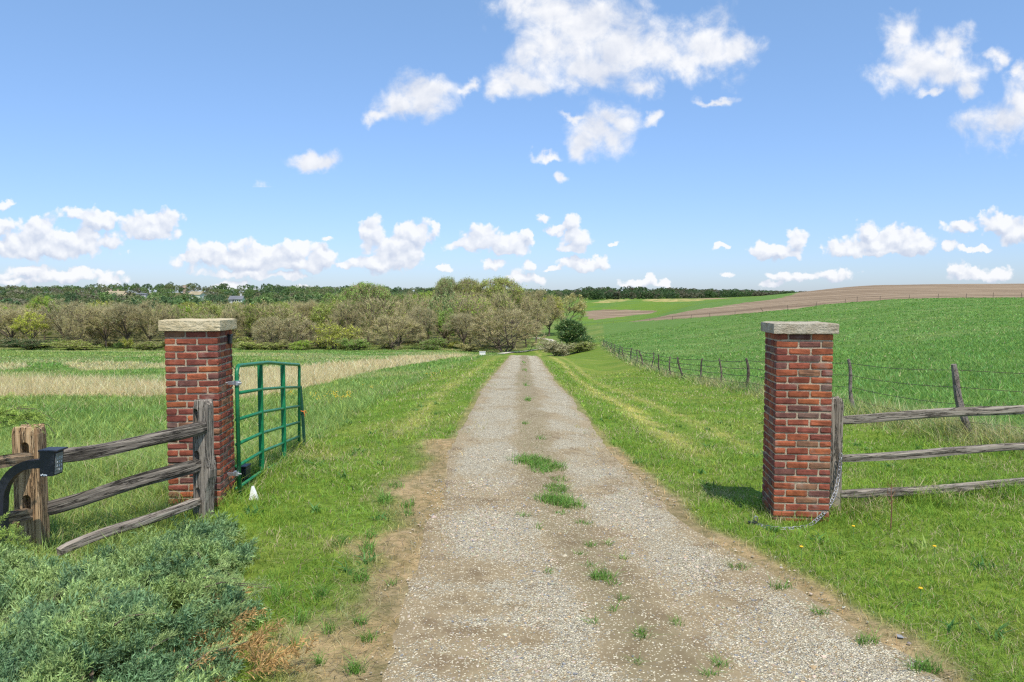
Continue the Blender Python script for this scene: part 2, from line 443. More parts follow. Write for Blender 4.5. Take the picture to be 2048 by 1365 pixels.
def fbm(x, y, s, o=4):
    v = 0; a = 0.5; tot = 0
    for k in range(o):
        v = v + a * vnoise(np.asarray(x) + 13.7 * k, np.asarray(y) - 7.1 * k, s * 2 ** k); tot += a; a *= 0.55
    return v / tot
def terrain(x, y):
    x = np.asarray(x, float); y = np.asarray(y, float)
    d = np.maximum(y, 3.6)
    u = np.clip(x / d, -UMAX, UMAX - 1e-6)
    fi = np.clip((np.log(d) - LD0) / (LD1 - LD0), 0, 0.999999) * (ND - 1)
    fj = (u + UMAX) / (2 * UMAX) * (NU - 1)
    i = fi.astype(int); j = np.minimum(fj.astype(int), NU - 2); a = fi - i; b = fj - j
    z = (ZG[i, j] * (1 - a) + ZG[i + 1, j] * a) * (1 - b) + (ZG[i, j + 1] * (1 - a) + ZG[i + 1, j + 1] * a) * b
    rx = road_x(y); off = np.abs(x - rx) - road_hw(y)
    z = z - 0.30 * S((-(x - rx) - 3.3) / 2.2) * S((y - 8.5) / 5) * (1 - S((y - 60) / 40))
    z = z - 0.14 * S(((x - rx) - 1.7) / 1.6) * (1 - S(((x - rx) - 6) / 3)) * S((y - 8) / 6) * (1 - S((y - 50) / 30))
    rough = S(off / 0.8)
    z = z + (fbm(x, y, 0.9, 3) - 0.5) * 0.09 * rough * S((y - 3) / 3) + (fbm(x, y, 0.06, 2) - 0.5) * 0.35 * S((y - 20) / 40) * rough
    # two wheel tracks pressed slightly into the drive
    tr = np.abs(np.abs(x - rx) - 0.62)
    z = z - 0.025 * (1 - S(tr / 0.42)) * (off < 0.2)
    return z
def tz(x, y): return float(terrain(np.array([x]), np.array([y]))[0])
def ground_at(px, py, dmin=3.0, dmax=1500.0):
    """first point of the ground on the line of sight through a photo pixel"""
    x, y, z = ray_dir(px, py)
    d = np.exp(np.linspace(math.log(dmin), math.log(dmax), 4000))
    zz = CAM_H + d * z / y
    g = terrain(d * x / y, d)
    k = np.argmax(zz <= g)
    if not (zz <= g).any(): k = int(np.argmin(zz - g))
    return Vector((d[k] * x / y, d[k], g[k]))

# ------------------------------------------------------------------ what grows where (laid out on the ground itself)
def inpoly(px, py, poly):
    r = np.zeros(np.shape(px), bool)
    n = len(poly)
    for i in range(n):
        x1, y1 = poly[i]; x2, y2 = poly[(i + 1) % n]
        c = (y1 > py) != (y2 > py)
        xi = (x2 - x1) * (py - y1) / ((y2 - y1) if y2 != y1 else 1e-9) + x1
        r ^= c & (px < xi)
    return r
STAKES = [(1945,880,152),(1712,825,107),(1498,780,64),(1443,771,54),(1398,763,47),(1367,757,43),(1340,751,38),(1320,745,37),(1303,739,34),(1288,733,32),
          (1273,727,28),(1260,721,25),(1248,716,22),(1238,711,19),(1229,706,17),(1221,701,15),(1213,696,13),(1206,691,12)]
stake_pts = [ground_at(a, b, 5, 170) for a, b, _ in STAKES]
_fy = [0.0] + [p.y for p in stake_pts]; _fx = [stake_pts[0].x + (stake_pts[0].x - stake_pts[1].x) / (stake_pts[0].y - stake_pts[1].y) * stake_pts[0].y * 1.0] + [p.x for p in stake_pts]
def fence_x(y):
    y = np.asarray(y, float)
    return np.where(y > _fy[-1], _fx[-1] / _fy[-1] * y, np.interp(y, _fy, _fx))
T_A = [(-900,756),(0,760),(120,760),(250,763),(345,768),(420,771),(420,794),(330,794),(200,790),(0,794),(-900,796)]
T_B = [(462,745),(560,735),(640,730),(760,719),(900,711),(940,711.5),(880,719),(760,741),(680,759),(600,779),(470,800)]
T_C = [(120,728),(210,725),(345,727),(345,739),(160,742)]
T_D = [(-300,730),(40,729),(70,735),(30,741),(-300,742)]
PLOUGH = [(1262,644),(1330,639.5),(1420,633.5),(1500,626.5),(1580,618.5),(1650,610),(1720,603.5),(1800,598.5),(1900,596),(2048,595.5),(3200,594),
          (3200,540),(1620,540),(1590,590),(1540,600),(1490,606),(1430,615),(1375,623),(1310,636)]
PATCH = [(1172,623),(1215,619.5),(1270,621),(1318,622.5),(1300,627),(1240,634),(1196,640),(1178,637)]
CREST = [(1185,606),(1222,598.5),(1262,597),(1256,601.5),(1215,606)]
CREST2 = [(1285,599.5),(1340,597.5),(1415,598.5),(1400,602.5),(1330,604.5),(1290,603)]
PLOUGH2 = [(1385,596.8),(1545,596),(1500,599),(1430,600)]
LAWN1 = [(325,600),(395,596),(440,601),(440,612),(330,612)]
LAWN2 = [(470,606),(560,601),(575,609),(560,616),(470,616)]
C = lambda *a: np.array(a, float)
C_MEADOW, C_MEADOW2, C_STRAW = C(.122,.202,.046), C(.170,.228,.060), C(.50,.405,.255)
C_VERGE, C_VERGE2, C_FIELD, C_FIELD2 = C(.138,.215,.030), C(.215,.25,.055), C(.116,.208,.048), C(.185,.250,.085)
C_PLOUGH, C_HILL, C_CREST, C_DIRT, C_LITTER = C(.31,.235,.145), C(.135,.225,.03), C(.46,.37,.16), C(.33,.245,.145), C(.13,.12,.055)
def lerp(a, b, t): return a + (b - a) * np.asarray(t)[..., None]
LONG = [(2.85, 7.25, .40), (-3.15, 7.4, .45), (-3.0, 8.4, .35), (-3.05, 9.3, .40), (-3.1, 10.3, .4), (3.5, 7.3, .35), (4.3, 7.5, .35), (5.2, 7.7, .35)]
def zones(x, y, z):
    """base colour, grass height, grass density, straw share at ground points"""
    px, py = project(x, y, z)
    px = px + (fbm(x, y, 0.25, 3) - .5) * 26; pyj = py + (fbm(x * .6 + 50, y, 0.12, 3) - .5) * 14 * np.clip(28 / np.maximum(y, 1), .10, 1)
    t = x - road_x(y); off = np.abs(t) - road_hw(y)
    n1 = fbm(x, y, 0.35, 4); n2 = fbm(x + 31, y - 17, 0.055, 4); n3 = fbm(x - 9, y + 40, 1.7, 3)
    right = (x > fence_x(y) + .2)
    left = ~right
    col = lerp(np.broadcast_to(C_MEADOW, x.shape + (3,)), C_MEADOW2, S((n2 - .40) / .25))
    h = np.full(x.shape, .155); den = np.ones(x.shape); straw = np.clip(.06 + .5 * (n1 - .5), 0, 1)
    # left meadow: streaks of old straw across the slope
    st = S((fbm(x * .35, y, .11, 4) - .53) / .12) * (y > 24) * left * (px < 1000)
    col = lerp(col, C_STRAW, st * .22); straw = np.maximum(straw, st * .25)
    # verge mown along the drive
    vl = (1 - S((-t - 3.2) / .5)) * (t < 0) + (t >= 0) * (1 - S((x - fence_x(y) + .8) / .6))
    vl = vl * (y < 145)
    vc = lerp(np.broadcast_to(C_VERGE, x.shape + (3,)), C_VERGE2, S((n1 - .5) / .2) * .55)
    stripe = np.exp(-((t - 2.45 + (n2 - .5) * .5) / .32) ** 2) + .6 * np.exp(-((t - 3.6 + (n2 - .5) * .6) / .22) ** 2) + .5 * np.exp(-((t + 2.1) / .25) ** 2)
    stripe = stripe * S((y - 8) / 6)
    vc = lerp(vc, C(.42,.38,.12), np.clip(stripe, 0, 1) * .75 * S((n3 - .2) / .3))
    col = lerp(col, vc, vl); h = h * (1 - vl) + .062 * vl; straw = straw * (1 - vl) + np.clip(.20 + 1.1 * (n3 - .45) + .35 * stripe, 0, 1) * vl
    # dirt beside the drive
    bare = np.clip(1 - off / np.where(t < 0, np.where(y < 11, .85, .12), np.where(y < 11, .26, .10)), 0, 1) * (y < 70)
    bare_n = S((bare + (n3 - .5) * .9 - .12) / .75)
    col = lerp(col, C_DIRT * (.75 + .5 * n3)[..., None], bare_n * np.where(y < 11, .92, .55))
    den = den * (1 - .86 * bare_n) * np.where((t < 0) & (y < 11), 1 - .30 * S((1.6 - off) / 1.4), 1)
    den = den * (off > -.03 - .40 * S((n3 - .42) / .22) * np.where(y > 9, 1, .7))
    # field beyond the wire fence
    fc = lerp(np.broadcast_to(C_FIELD, x.shape + (3,)), C_FIELD2, S((fbm(x, y, .12, 4) - .50) / .2) * np.clip(.15 + .45 * np.exp(-((y - 95) / 50) ** 2), 0, 1))
    col = np.where(right[..., None], fc, col); h = np.where(right, .125, h); straw = np.where(right, .05, straw)
    fl = np.exp(-((x - fence_x(y)) / .55) ** 2) * (y < 140)
    col = lerp(col, C(.34,.29,.17), fl * .5 * S((n3 - .3) / .3)); h = h + .25 * fl; straw = np.maximum(straw, fl * .85 * S((n1 - .36) / .2))
    # tall dry grass bands in the meadow
    for poly, k in ((T_A, 1.), (T_B, 1.), (T_C, .7), (T_D, .7)):
        m = inpoly(px, pyj, poly) & (y > 12) & (y < 150)
        col = np.where(m[..., None], lerp(col, C_STRAW * (.82 + .3 * n1)[..., None], k * (.55 + .4 * S((n3 - .30) / .3))), col)
        h = np.where(m, .38 if k == 1. else .22, h); straw = np.where(m, (.70 + .35 * S((n1 - .38) / .2)) if k == 1. else .5, straw)
    # far land
    far = S((y - 150) / 30) * (px < 1165)
    col = lerp(col, C_LITTER * (.7 + .6 * n1)[..., None], far * (px < 1050) * .85)
    hill = (y > 330) & (px > 1140) & (px < 1700)
    col = np.where(hill[..., None], lerp(np.broadcast_to(C_HILL, x.shape + (3,)), C_FIELD, S((n2 - .4) / .3)), col)
    m = inpoly(px, py, CREST) & (y > 430) & (y < 800); col = np.where(m[..., None], lerp(col, C_CREST, S((n1 - .3) / .25) * .9), col)
    m = inpoly(px, py, CREST2) & (y > 430) & (y < 800); col = np.where(m[..., None], lerp(col, C_CREST, S((n1 - .34) / .2)), col)
    m = inpoly(px, py, PLOUGH2) & (y > 560) & (y < 850); col = np.where(m[..., None], C_PLOUGH, col)
    m = inpoly(px, py, PATCH) & (y > 380) & (y < 700); col = np.where(m[..., None], C_PLOUGH * .92, col)
    pl = inpoly(px, py, PLOUGH) & (y > 130) & (x > 0)
    col = np.where(pl[..., None], C_PLOUGH, col)
    lw = (inpoly(px, py, LAWN1) | inpoly(px, py, LAWN2)) & (y > 380)
    col = np.where(lw[..., None], C(.17,.30,.05), col)
    den = np.where(pl, 0, den)
    # grass left long where the mower does not reach: round the pillars, under the gate and the rails
    for (cx_, cy_, rr_) in LONG:
        h = h + .13 * np.exp(-((x - cx_) ** 2 + (y - cy_) ** 2) / rr_ ** 2)
    return col, h, den, straw, pl | (inpoly(px, py, PATCH) & (y > 380))

# ---- ground: one sheet, a fan of rows that widen with distance
rows = np.concatenate([np.arange(7.0, 26, .11), np.exp(np.arange(math.log(26), math.log(4500), .0095))])
cols_ = np.concatenate([np.linspace(-1.15, -.75, 40)[:-1], np.linspace(-.75, .75, 421), np.linspace(.75, 1.15, 40)[1:]])
gy = (rows - 8.0)[:, None] * np.ones(len(cols_))[None]; gx = rows[:, None] * cols_[None]
gx = gx.ravel(); gy = gy.ravel(); gz = terrain(gx, gy)
gcol, gh, gden, gstraw, gpl = zones(gx, gy, gz)
nr, nc = len(rows), len(cols_)
ii = (np.arange(nr - 1)[:, None] * nc + np.arange(nc - 1)[None]).ravel()
GF = np.stack([ii, ii + 1, ii + nc + 1, ii + nc], 1)
m_ground, t, out = material("ground_soil_and_turf")
geo = t.node('ShaderNodeNewGeometry')
gp = geo.outputs['Position']
pa = t.node('ShaderNodeAttribute'); pa.attribute_name = 'plough'
base = attr(t)
nA = t.noise(gp, 9.0, 5.0, 0.65); nB = t.noise(gp, 0.9, 5.0, 0.6); nC = t.noise(gp, 0.16, 4.0, 0.6)
c = t.mix(t.ramp(nA, 0.3, 0.7), t.mix(1.0, base, (0.62, 0.66, 0.55), 'MULTIPLY'), t.mix(1.0, base, (1.28, 1.22, 1.2), 'MULTIPLY'))
c = t.mix(t.ramp(nB, 0.35, 0.7), c, t.mix(1.0, c, (1.25, 1.14, 1.05), 'MULTIPLY'))
c = t.mix(t.ramp(nC, 0.35, 0.65), t.mix(1.0, c, (.86, .9, .86), 'MULTIPLY'), c)
# ploughed rows follow the slope
spp = t.node('ShaderNodeSeparateXYZ'); t.put(spp.inputs[0], gp)
rowc = t.math('ADD', t.math('MULTIPLY', spp.outputs['Z'], 2.2), t.math('MULTIPLY', spp.outputs['Y'], 0.11))
rowv = t.node('ShaderNodeCombineXYZ'); t.put(rowv.inputs[0], rowc); t.put(rowv.inputs[1], t.math('MULTIPLY', spp.outputs['X'], 0.012))
rn = t.noise(rowv.outputs[0], 1.6, 5.0, 0.7)
pc = t.mix(t.ramp(rn, 0.44, 0.56), (0.165, 0.113, 0.068), (0.37, 0.275, 0.175))
pc = t.mix(t.math('MULTIPLY', t.ramp(nB, 0.3, 0.7), .35), pc, (0.235, 0.168, 0.102))
c = t.mix(pa.outputs['Fac'], c, pc)
hgt = t.math('ADD', t.math('MULTIPLY', nA, 0.35), t.noise(gp, 45.0, 3.0, 0.6))
pbsdf(t, out, c, 0.95, t.bump(hgt, 0.7, 0.03), 0, 0.1)
me = mesh_np("ground", np.stack([gx, gy, gz], 1), GF, m_ground, gcol, smooth=True)
a = me.attributes.new("plough", 'FLOAT', 'POINT'); a.data.foreach_set("value", gpl.astype(np.float32))
ground = tag(link("ground", me), kind="structure")

# ---- the gravel drive, a sheet just above the ground
SOIL = [(1213,924,28,9),(1238,962,40,15),(940,1140,85,24),(960,1000,95,14),(950,1190,65,15),(965,1217,95,13),(962,1270,62,18),(930,1332,52,24),(1060,1280,46,15),
        (1180,1120,75,19),(1150,1085,105,22),(1222,1150,85,20),(1300,1190,75,26),(1335,1240,85,32),(1290,1300,95,32),(1375,1330,85,27),(1430,1200,60,15),(1480,1150,52,13),(1085,960,55,14),
        (1060,985,65,13),(1200,985,34,9),(870,940,34,11),(842,1010,34,16),(822,1080,34,20),(805,1140,34,22),(790,1250,44,22),(1640,1160,44,11),(1750,1262,46,16),(1100,870,34,9),(1085,830,26,8),(1065,790,20,9),(1145,905,30,7)]
def soil_share(X, Y, Z):
    qx, qy = project(X, Y, Z)
    qx = qx + (fbm(X, Y, 2.2, 3) - .5) * 60; qy = qy + (fbm(X + 7, Y, 2.2, 3) - .5) * 20
    v = np.zeros(X.shape)
    for a, b, c_, d_ in SOIL: v = np.maximum(v, np.exp(-(((qx - a) / c_) ** 2 + ((qy - b) / d_) ** 2)))
    return v
def road_sheet(name, ys, xc, hw, nacross, lift, mat, seed):
    ys = np.asarray(ys); sgrid = np.linspace(-1, 1, nacross)
    xc = np.asarray(xc); hw = np.asarray(hw)
    el = (fbm(ys * 1.0, ys * 0 + seed, .9, 6) - .5) * .34 * np.clip(12 / ys, .75, 1); er = (fbm(ys, ys * 0 + seed + 20, .9, 6) - .5) * .32 * np.clip(12 / ys, .75, 1)
    L = xc - hw + el; Rr = xc + hw + er
    X = L[:, None] + (Rr - L)[:, None] * (sgrid[None] + 1) / 2
    Y = ys[:, None] * np.ones(nacross)[None]
    Z = terrain(X, Y) + lift
    Z[:, 0] -= lift + .02; Z[:, -1] -= lift + .02
    T = (X - xc[:, None])
    n, k = X.shape
    i_ = (np.arange(n - 1)[:, None] * k + np.arange(k - 1)[None]).ravel()
    me = mesh_np(name, np.stack([X.ravel(), Y.ravel(), Z.ravel()], 1), np.stack([i_, i_ + 1, i_ + k + 1, i_ + k], 1), mat, None, smooth=True)
    aa = me.attributes.new("across", 'FLOAT', 'POINT'); aa.data.foreach_set("value", T.ravel().astype(np.float32))
    ac_ = me.attributes.new("soil_share", 'FLOAT', 'POINT'); ac_.data.foreach_set("value", soil_share(X, Y, Z).ravel().astype(np.float32))
    ab = me.attributes.new("edge_share", 'FLOAT', 'POINT'); ab.data.foreach_set("value", np.repeat(np.abs(sgrid)[None], n, 0).ravel().astype(np.float32))
    return tag(link(name, me), kind="structure")
m_road, t, out = material("limestone_gravel")
geo = t.node('ShaderNodeNewGeometry'); gp = geo.outputs['Position']
flat = t.vmath('MULTIPLY', gp, (1, 1, 0.0))
ac = t.node('ShaderNodeAttribute'); ac.attribute_name = 'across'
wig = t.math('MULTIPLY', t.math('SUBTRACT', t.noise(flat, 0.9, 3.0, 0.6), 0.5), 0.55)
av = t.math('ADD', ac.outputs['Fac'], wig)
def vor(scale, feature='F1'):
    v = t.node('ShaderNodeTexVoronoi', feature=feature); t.put(v.inputs['Vector'], flat); t.put(v.inputs['Scale'], scale); return v
v1 = vor(64.0); v2 = vor(125.0); ve = vor(64.0, 'DISTANCE_TO_EDGE')
spx = t.node('ShaderNodeSeparateColor'); t.put(spx.inputs[0], v1.outputs['Color'])
spy = t.node('ShaderNodeSeparateColor'); t.put(spy.inputs[0], v2.outputs['Color'])
def stone_col(sep_):
    c0 = t.mix(t.ramp(sep_.outputs[0], 0.15, 0.85), (0.48, 0.412, 0.27), (0.80, 0.718, 0.52))
    c0 = t.mix(t.ramp(sep_.outputs[1], 0.80, 0.86), c0, (0.25, 0.24, 0.215))
    c0 = t.mix(t.ramp(sep_.outputs[2], 0.86, 0.9), c0, (0.42, 0.31, 0.17))
    return c0
sc1 = t.mix(t.ramp(ve.outputs['Distance'], 0.0, 0.12), (0.20, 0.155, 0.10), stone_col(spx))
sc2 = stone_col(spy)
stones = t.mix(t.ramp(spx.outputs[1], 0.45, 0.55), sc1, sc2)
dirt = t.mix(t.noise(flat, 30.0, 5.0, 0.65), (0.232, 0.176, 0.098), (0.36, 0.282, 0.165))
dirt = t.mix(t.ramp(t.noise(flat, 3.0, 4.0, 0.6), 0.5, 0.72), dirt, (0.18, 0.128, 0.072))
# stones lie thick in the wheel tracks, soil shows along the middle and in patches
mid = t.math('SUBTRACT', 1.0, t.ramp(t.math('ABSOLUTE', t.math('ADD', av, -0.02)), 0.12, 0.40))
patch = t.noise(t.vmath('MULTIPLY', flat, (1.0, 0.75, 0)), 1.15, 5.0, 0.62)
es = t.node('ShaderNodeAttribute'); es.attribute_name = 'edge_share'
edge = t.ramp(t.math('ADD', es.outputs['Fac'], t.math('MULTIPLY', wig, 0.5)), 0.66, 1.0)
soil = t.math('ADD', t.math('ADD', t.math('MULTIPLY', mid, 0.78), t.math('MULTIPLY', edge, 0.75)), t.ramp(patch, 0.36, 0.64, 0.0, 1.0, False))
sa_ = t.node('ShaderNodeAttribute'); sa_.attribute_name = 'soil_share'
soil = t.math('ADD', t.math('MULTIPLY', soil, 0.8), t.math('MULTIPLY', sa_.outputs['Fac'], 0.85))
grit = t.math('MULTIPLY', t.math('SUBTRACT', spx.outputs[2], 0.5), 0.55)
smask = t.ramp(t.math('ADD', soil, grit), 0.44, 0.70)
spk = t.math('MULTIPLY', t.ramp(spy.outputs[0], 0.90, 0.93), 0.8)
dirt = t.mix(t.math('MULTIPLY', mid, 0.75), dirt, t.mix(t.noise(flat, 14.0, 5.0, 0.65), (0.15, 0.118, 0.062), (0.30, 0.245, 0.14)))
dirt = t.mix(t.math('MULTIPLY', t.math('MULTIPLY', sa_.outputs['Fac'], t.ramp(t.noise(flat, 5.0, 4.0, 0.6), 0.40, 0.62)), 0.75), dirt, (0.165, 0.118, 0.064))
dirt2 = t.mix(spk, dirt, sc2)
c = t.mix(smask, stones, dirt2)
hh = t.math('MULTIPLY', t.math('SUBTRACT', 1.0, smask), t.math('ADD', t.ramp(ve.outputs['Distance'], 0.0, 0.35), t.math('MULTIPLY', spx.outputs[0], 0.8)))
hh = t.math('ADD', hh, t.math('MULTIPLY', t.noise(flat, 120.0, 3.0, 0.6), 0.35))
pbsdf(t, out, c, 0.9, t.bump(hh, 0.85, 0.012), 0, 0.15)
ys = np.concatenate([np.arange(.5, 14, .05), np.arange(14, 30, .12), np.arange(30, 118, .5)])
road = road_sheet("gravel_road", ys, road_x(ys), road_hw(ys), 31, 0.012, m_road, 3.0)
# the lane that crosses below the crest and climbs into the trees
def lane(name, pts, w):
    g = [ground_at(a, b, 118, 420) for a, b in pts]
    fine = []
    for i in range(len(g) - 1):
        for k in range(12): fine.append(g[i].lerp(g[i + 1], k / 12))
    fine.append(g[-1])
    V = []; F = []
    for i, p in enumerate(fine):
        d_ = fine[min(i + 1, len(fine) - 1)] - fine[max(i - 1, 0)]; d_.z = 0; d_.normalize()
        n_ = Vector((-d_.y, d_.x, 0))
        for q in (-1, -.33, .33, 1):
            v = p + n_ * q * w * .5; V.append((v.x, v.y, tz(v.x, v.y) + .10))
    for i in range(len(fine) - 1):
        for q in range(3): F.append((i * 4 + q, i * 4 + q + 1, i * 4 + q + 5, i * 4 + q + 4))
    m_, t_, o_ = material("pale_lane")
    tcn = t_.node('ShaderNodeNewGeometry')
    pbsdf(t_, o_, t_.mix(t_.noise(tcn.outputs['Position'], .8, 4., .6), (0.50, 0.45, 0.36), (0.70, 0.65, 0.55)), .9, None, 0, .1)
    me = mesh_np(name, V, F, m_, None, smooth=True)
    return tag(link(name, me), kind="structure")
lane("farm_lane", [(1000, 708.5), (1020, 706), (1050, 703.5), (1075, 700.5), (1092, 697), (1102, 691), (1106, 685), (1100, 680.5), (1086, 678), (1070, 676.5)], 1.7)

# ------------------------------------------------------------------ grass: real blades
def blades(name, X, Y, Hh, Wd, colr, tri3=True, lean=.45, bend=.5, mat=None):
    n = len(X)
    Z = terrain(X, Y) - .01
    ang = rng.uniform(0, 2 * np.pi, n); ca, sa = np.cos(ang), np.sin(ang)
    la = rng.uniform(0, 2 * np.pi, n); lm = Hh * rng.uniform(.05, lean, n)
    base = np.stack([X, Y, Z], 1)
    wv_ = np.stack([ca * Wd / 2, sa * Wd / 2, np.zeros(n)], 1)
    dirv = np.stack([np.cos(la), np.sin(la), np.zeros(n)], 1)
    tip = base + dirv * (lm * (1 + bend))[:, None]; tip[:, 2] += Hh * rng.uniform(.8, 1.05, n)
    if tri3:
        midp = base + dirv * (lm * .35)[:, None]; midp[:, 2] += Hh * .55
        V = np.stack([base - wv_, base + wv_, midp - wv_ * .75, midp + wv_ * .75, tip], 1).reshape(-1, 3)
        b = np.arange(n)[:, None] * 5
        F = np.concatenate([b + [0, 1, 3], b + [0, 3, 2], b + [2, 3, 4]], 0)
        cc = np.repeat(colr, 5, 0)
    else:
        V = np.stack([base - wv_, base + wv_, tip], 1).reshape(-1, 3)
        F = np.arange(n * 3).reshape(-1, 3)
        cc = np.repeat(colr, 3, 0)
    return mesh_np(name, V, F, mat or M_GRASS, cc)
def scatter(dens, d0, d1, k, umin=-.95, umax=.95):
    """random ground points, density dens per m2 at 6 m falling with distance as d^-k"""
    dd = np.linspace(d0, d1, 400); w_ = dens * (6 / np.maximum(dd, 3)) ** k * dd * (umax - umin)
    cum = np.concatenate([[0], np.cumsum((w_[1:] + w_[:-1]) / 2 * np.diff(dd))])
    n = int(cum[-1])
    d = np.interp(rng.random(n) * cum[-1], cum, dd)
    x = rng.uniform(umin, umax, n) * d
    return x, d
def jitter_col(col, straw, x, y, tuft):
    n = len(col)
    r1 = rng.random(n)[:, None]
    cl = fbm(x, y, 2.2, 2)[:, None]
    c_ = col * BLADE_GAIN * (.60 + .80 * r1) * (.82 + .36 * cl) * (.8 + .4 * tuft[:, None])
    hue = (rng.normal(0, .8, n) + (np.modf(tuft * 9.7)[0] - .5) * 1.6)[:, None]
    c_ = c_ * np.clip(1 + hue * np.array([.14, .02, -.10]), .5, 1.6)
    s = rng.random(n) < straw * .55
    c_[s] = (np.array([.60, .49, .29]) * (.65 + .6 * rng.random(s.sum())[:, None]))
    return np.clip(c_, .005, .85)
BLADE_GAIN = 1.62
def grow(name, dens, d0, d1, k, w0, tri3, hmul=1.0, keep=None, wpow=.9, lab=None, cat=None):
    # blades stand in tufts of a dozen, some singly
    per = 13
    tx, ty = scatter(dens / per, d0, d1, k)
    cnt = rng.integers(5, 2 * per - 4, len(tx))
    hsh = np.repeat(rng.random(len(tx)), cnt)
    tx = np.repeat(tx, cnt); ty = np.repeat(ty, cnt)
    rad = .045 * np.clip(ty / 6, .8, 9) * rng.uniform(.3, 1.5, len(tx)) * np.where(rng.random(len(tx)) < .3, 2.6, 1)
    an = rng.uniform(0, 2 * np.pi, len(tx))
    x = tx + np.cos(an) * rad; y = ty + np.sin(an) * rad
    z = terrain(x, y)
    col, h, den, straw, pl = zones(x, y, z)
    ok = rng.random(len(x)) < den
    if keep is not None: ok &= keep(x, y, h, straw)
    x, y, col, h, straw, hsh = x[ok], y[ok], col[ok], h[ok], straw[ok], hsh[ok]
    n = len(x)
    hh_ = h * hmul * (.55 + .75 * hsh) * rng.uniform(.6, 1.25, n) * (.7 + .6 * fbm(x, y, .8, 3))
    wd = w0 * np.maximum(y / 6, .7) ** wpow * rng.uniform(.6, 1.4, n) * np.where((straw > .6) & (y > 12), .55, 1)
    me = blades(name, x, y, hh_, wd, jitter_col(col, straw, x, y, hsh), tri3, lean=.95)
    o = link(name, me)
    print("GRASS", name, n)
    return tag(o, lab, cat, None, "stuff")
grow("near_grass", 3300, 2.6, 13.0, 1.5, .0050, True, 1.0, None, .8, "bright green grass blades growing on the verges beside the drive", "grass")
grow("meadow_grass", 1700, 13.0, 48.0, 1.5, .0070, False, 1.05, None, .95, "green grass of the meadow and the mown banks further down the drive", "grass")
grow("field_grass", 620, 48.0, 190.0, 1.45, .0085, False, 1.1, lambda x, y, h, s: (h > .10), .95, "deep green grass of the far field and valley meadow", "grass")

# ---- dead leaves of grass lying on the bare soil beside the drive
x_, y_ = scatter(520, 2.8, 14.0, 1.2, -.5, .75)
t_ = x_ - road_x(y_); off_ = np.abs(t_) - road_hw(y_)
ok_ = (off_ > -.45) & (off_ < 1.7) & (rng.random(len(x_)) < np.where(t_ < 0, 1.0, .5) * np.clip(1 - np.maximum(off_, 0) / 1.7, .05, 1) * np.where(off_ < 0, .25, 1))
x_, y_ = x_[ok_], y_[ok_]
lc_ = np.array([.40, .31, .19]) * rng.uniform(.45, 1.5, (len(x_), 1)) * (1 + rng.normal(0, .06, (len(x_), 3)))
hh_ = rng.uniform(.012, .03, len(x_))
tag(link("dry_litter", blades("dry_litter", x_, y_, hh_ + .012, .0050 * np.ones(len(x_)), np.clip(lc_, .01, .8), True, lean=4.5, bend=.8)), "dry brown grass litter lying on the bare soil beside the drive", "litter", None, "stuff")
# ---- thin dry grass along the crown of the drive
x_, y_ = scatter(1500, 6.0, 75.0, 1.1, -.20, .24)
t_ = x_ - road_x(y_)
ok_ = rng.random(len(x_)) < np.exp(-(t_ / .22) ** 2) * S((fbm(x_, y_, .8, 3) - .42) / .2) * np.clip((y_ - 4) / 9, .15, 1)
x_, y_ = x_[ok_], y_[ok_]
gn_ = (rng.random(len(x_)) < .5 * S((fbm(x_ + 7, y_ * .6, .5, 2) - .45) / .2))[:, None]
lc_ = np.where(gn_, np.array([.17, .24, .06]), np.array([.36, .29, .17])) * rng.uniform(.6, 1.4, (len(x_), 1))
tag(link("crown_grass", blades("crown_grass", x_, y_, rng.uniform(.02, .06, len(x_)), .008 * (y_ / 8) ** .8, np.clip(lc_, .01, .8), False, lean=1.5)), "thin dry grass along the raised middle of the drive", "grass", None, "stuff")

# ---- broad-leaved weeds in the near lawn
wx_, wy_ = scatter(1.5, 3.2, 16.0, 1.0)
zc_, hc_, dc_, sc_w, pl_w = zones(wx_, wy_, terrain(wx_, wy_))
kp_ = (dc_ > .3) & (np.abs(wx_ - road_x(wy_)) > road_hw(wy_) + .1)
wx_, wy_ = wx_[kp_], wy_[kp_]
n_ = 14
bx_ = np.repeat(wx_, n_) + rng.normal(0, .035, len(wx_) * n_); by_ = np.repeat(wy_, n_) + rng.normal(0, .035, len(wx_) * n_)
bc_ = np.repeat(np.where((rng.random(len(wx_)) < .35)[:, None], np.array([[.30, .38, .10]]), np.array([[.10, .22, .055]])), n_, 0) * rng.uniform(.7, 1.4, (len(bx_), 1))
tag(link("lawn_weeds", blades("lawn_weeds", bx_, by_, rng.uniform(.05, .11, len(bx_)), rng.uniform(.012, .026, len(bx_)), np.clip(bc_, .01, .8), True, lean=1.7)), "broad leaved weeds scattered through the near grass", "weeds", None, "stuff")

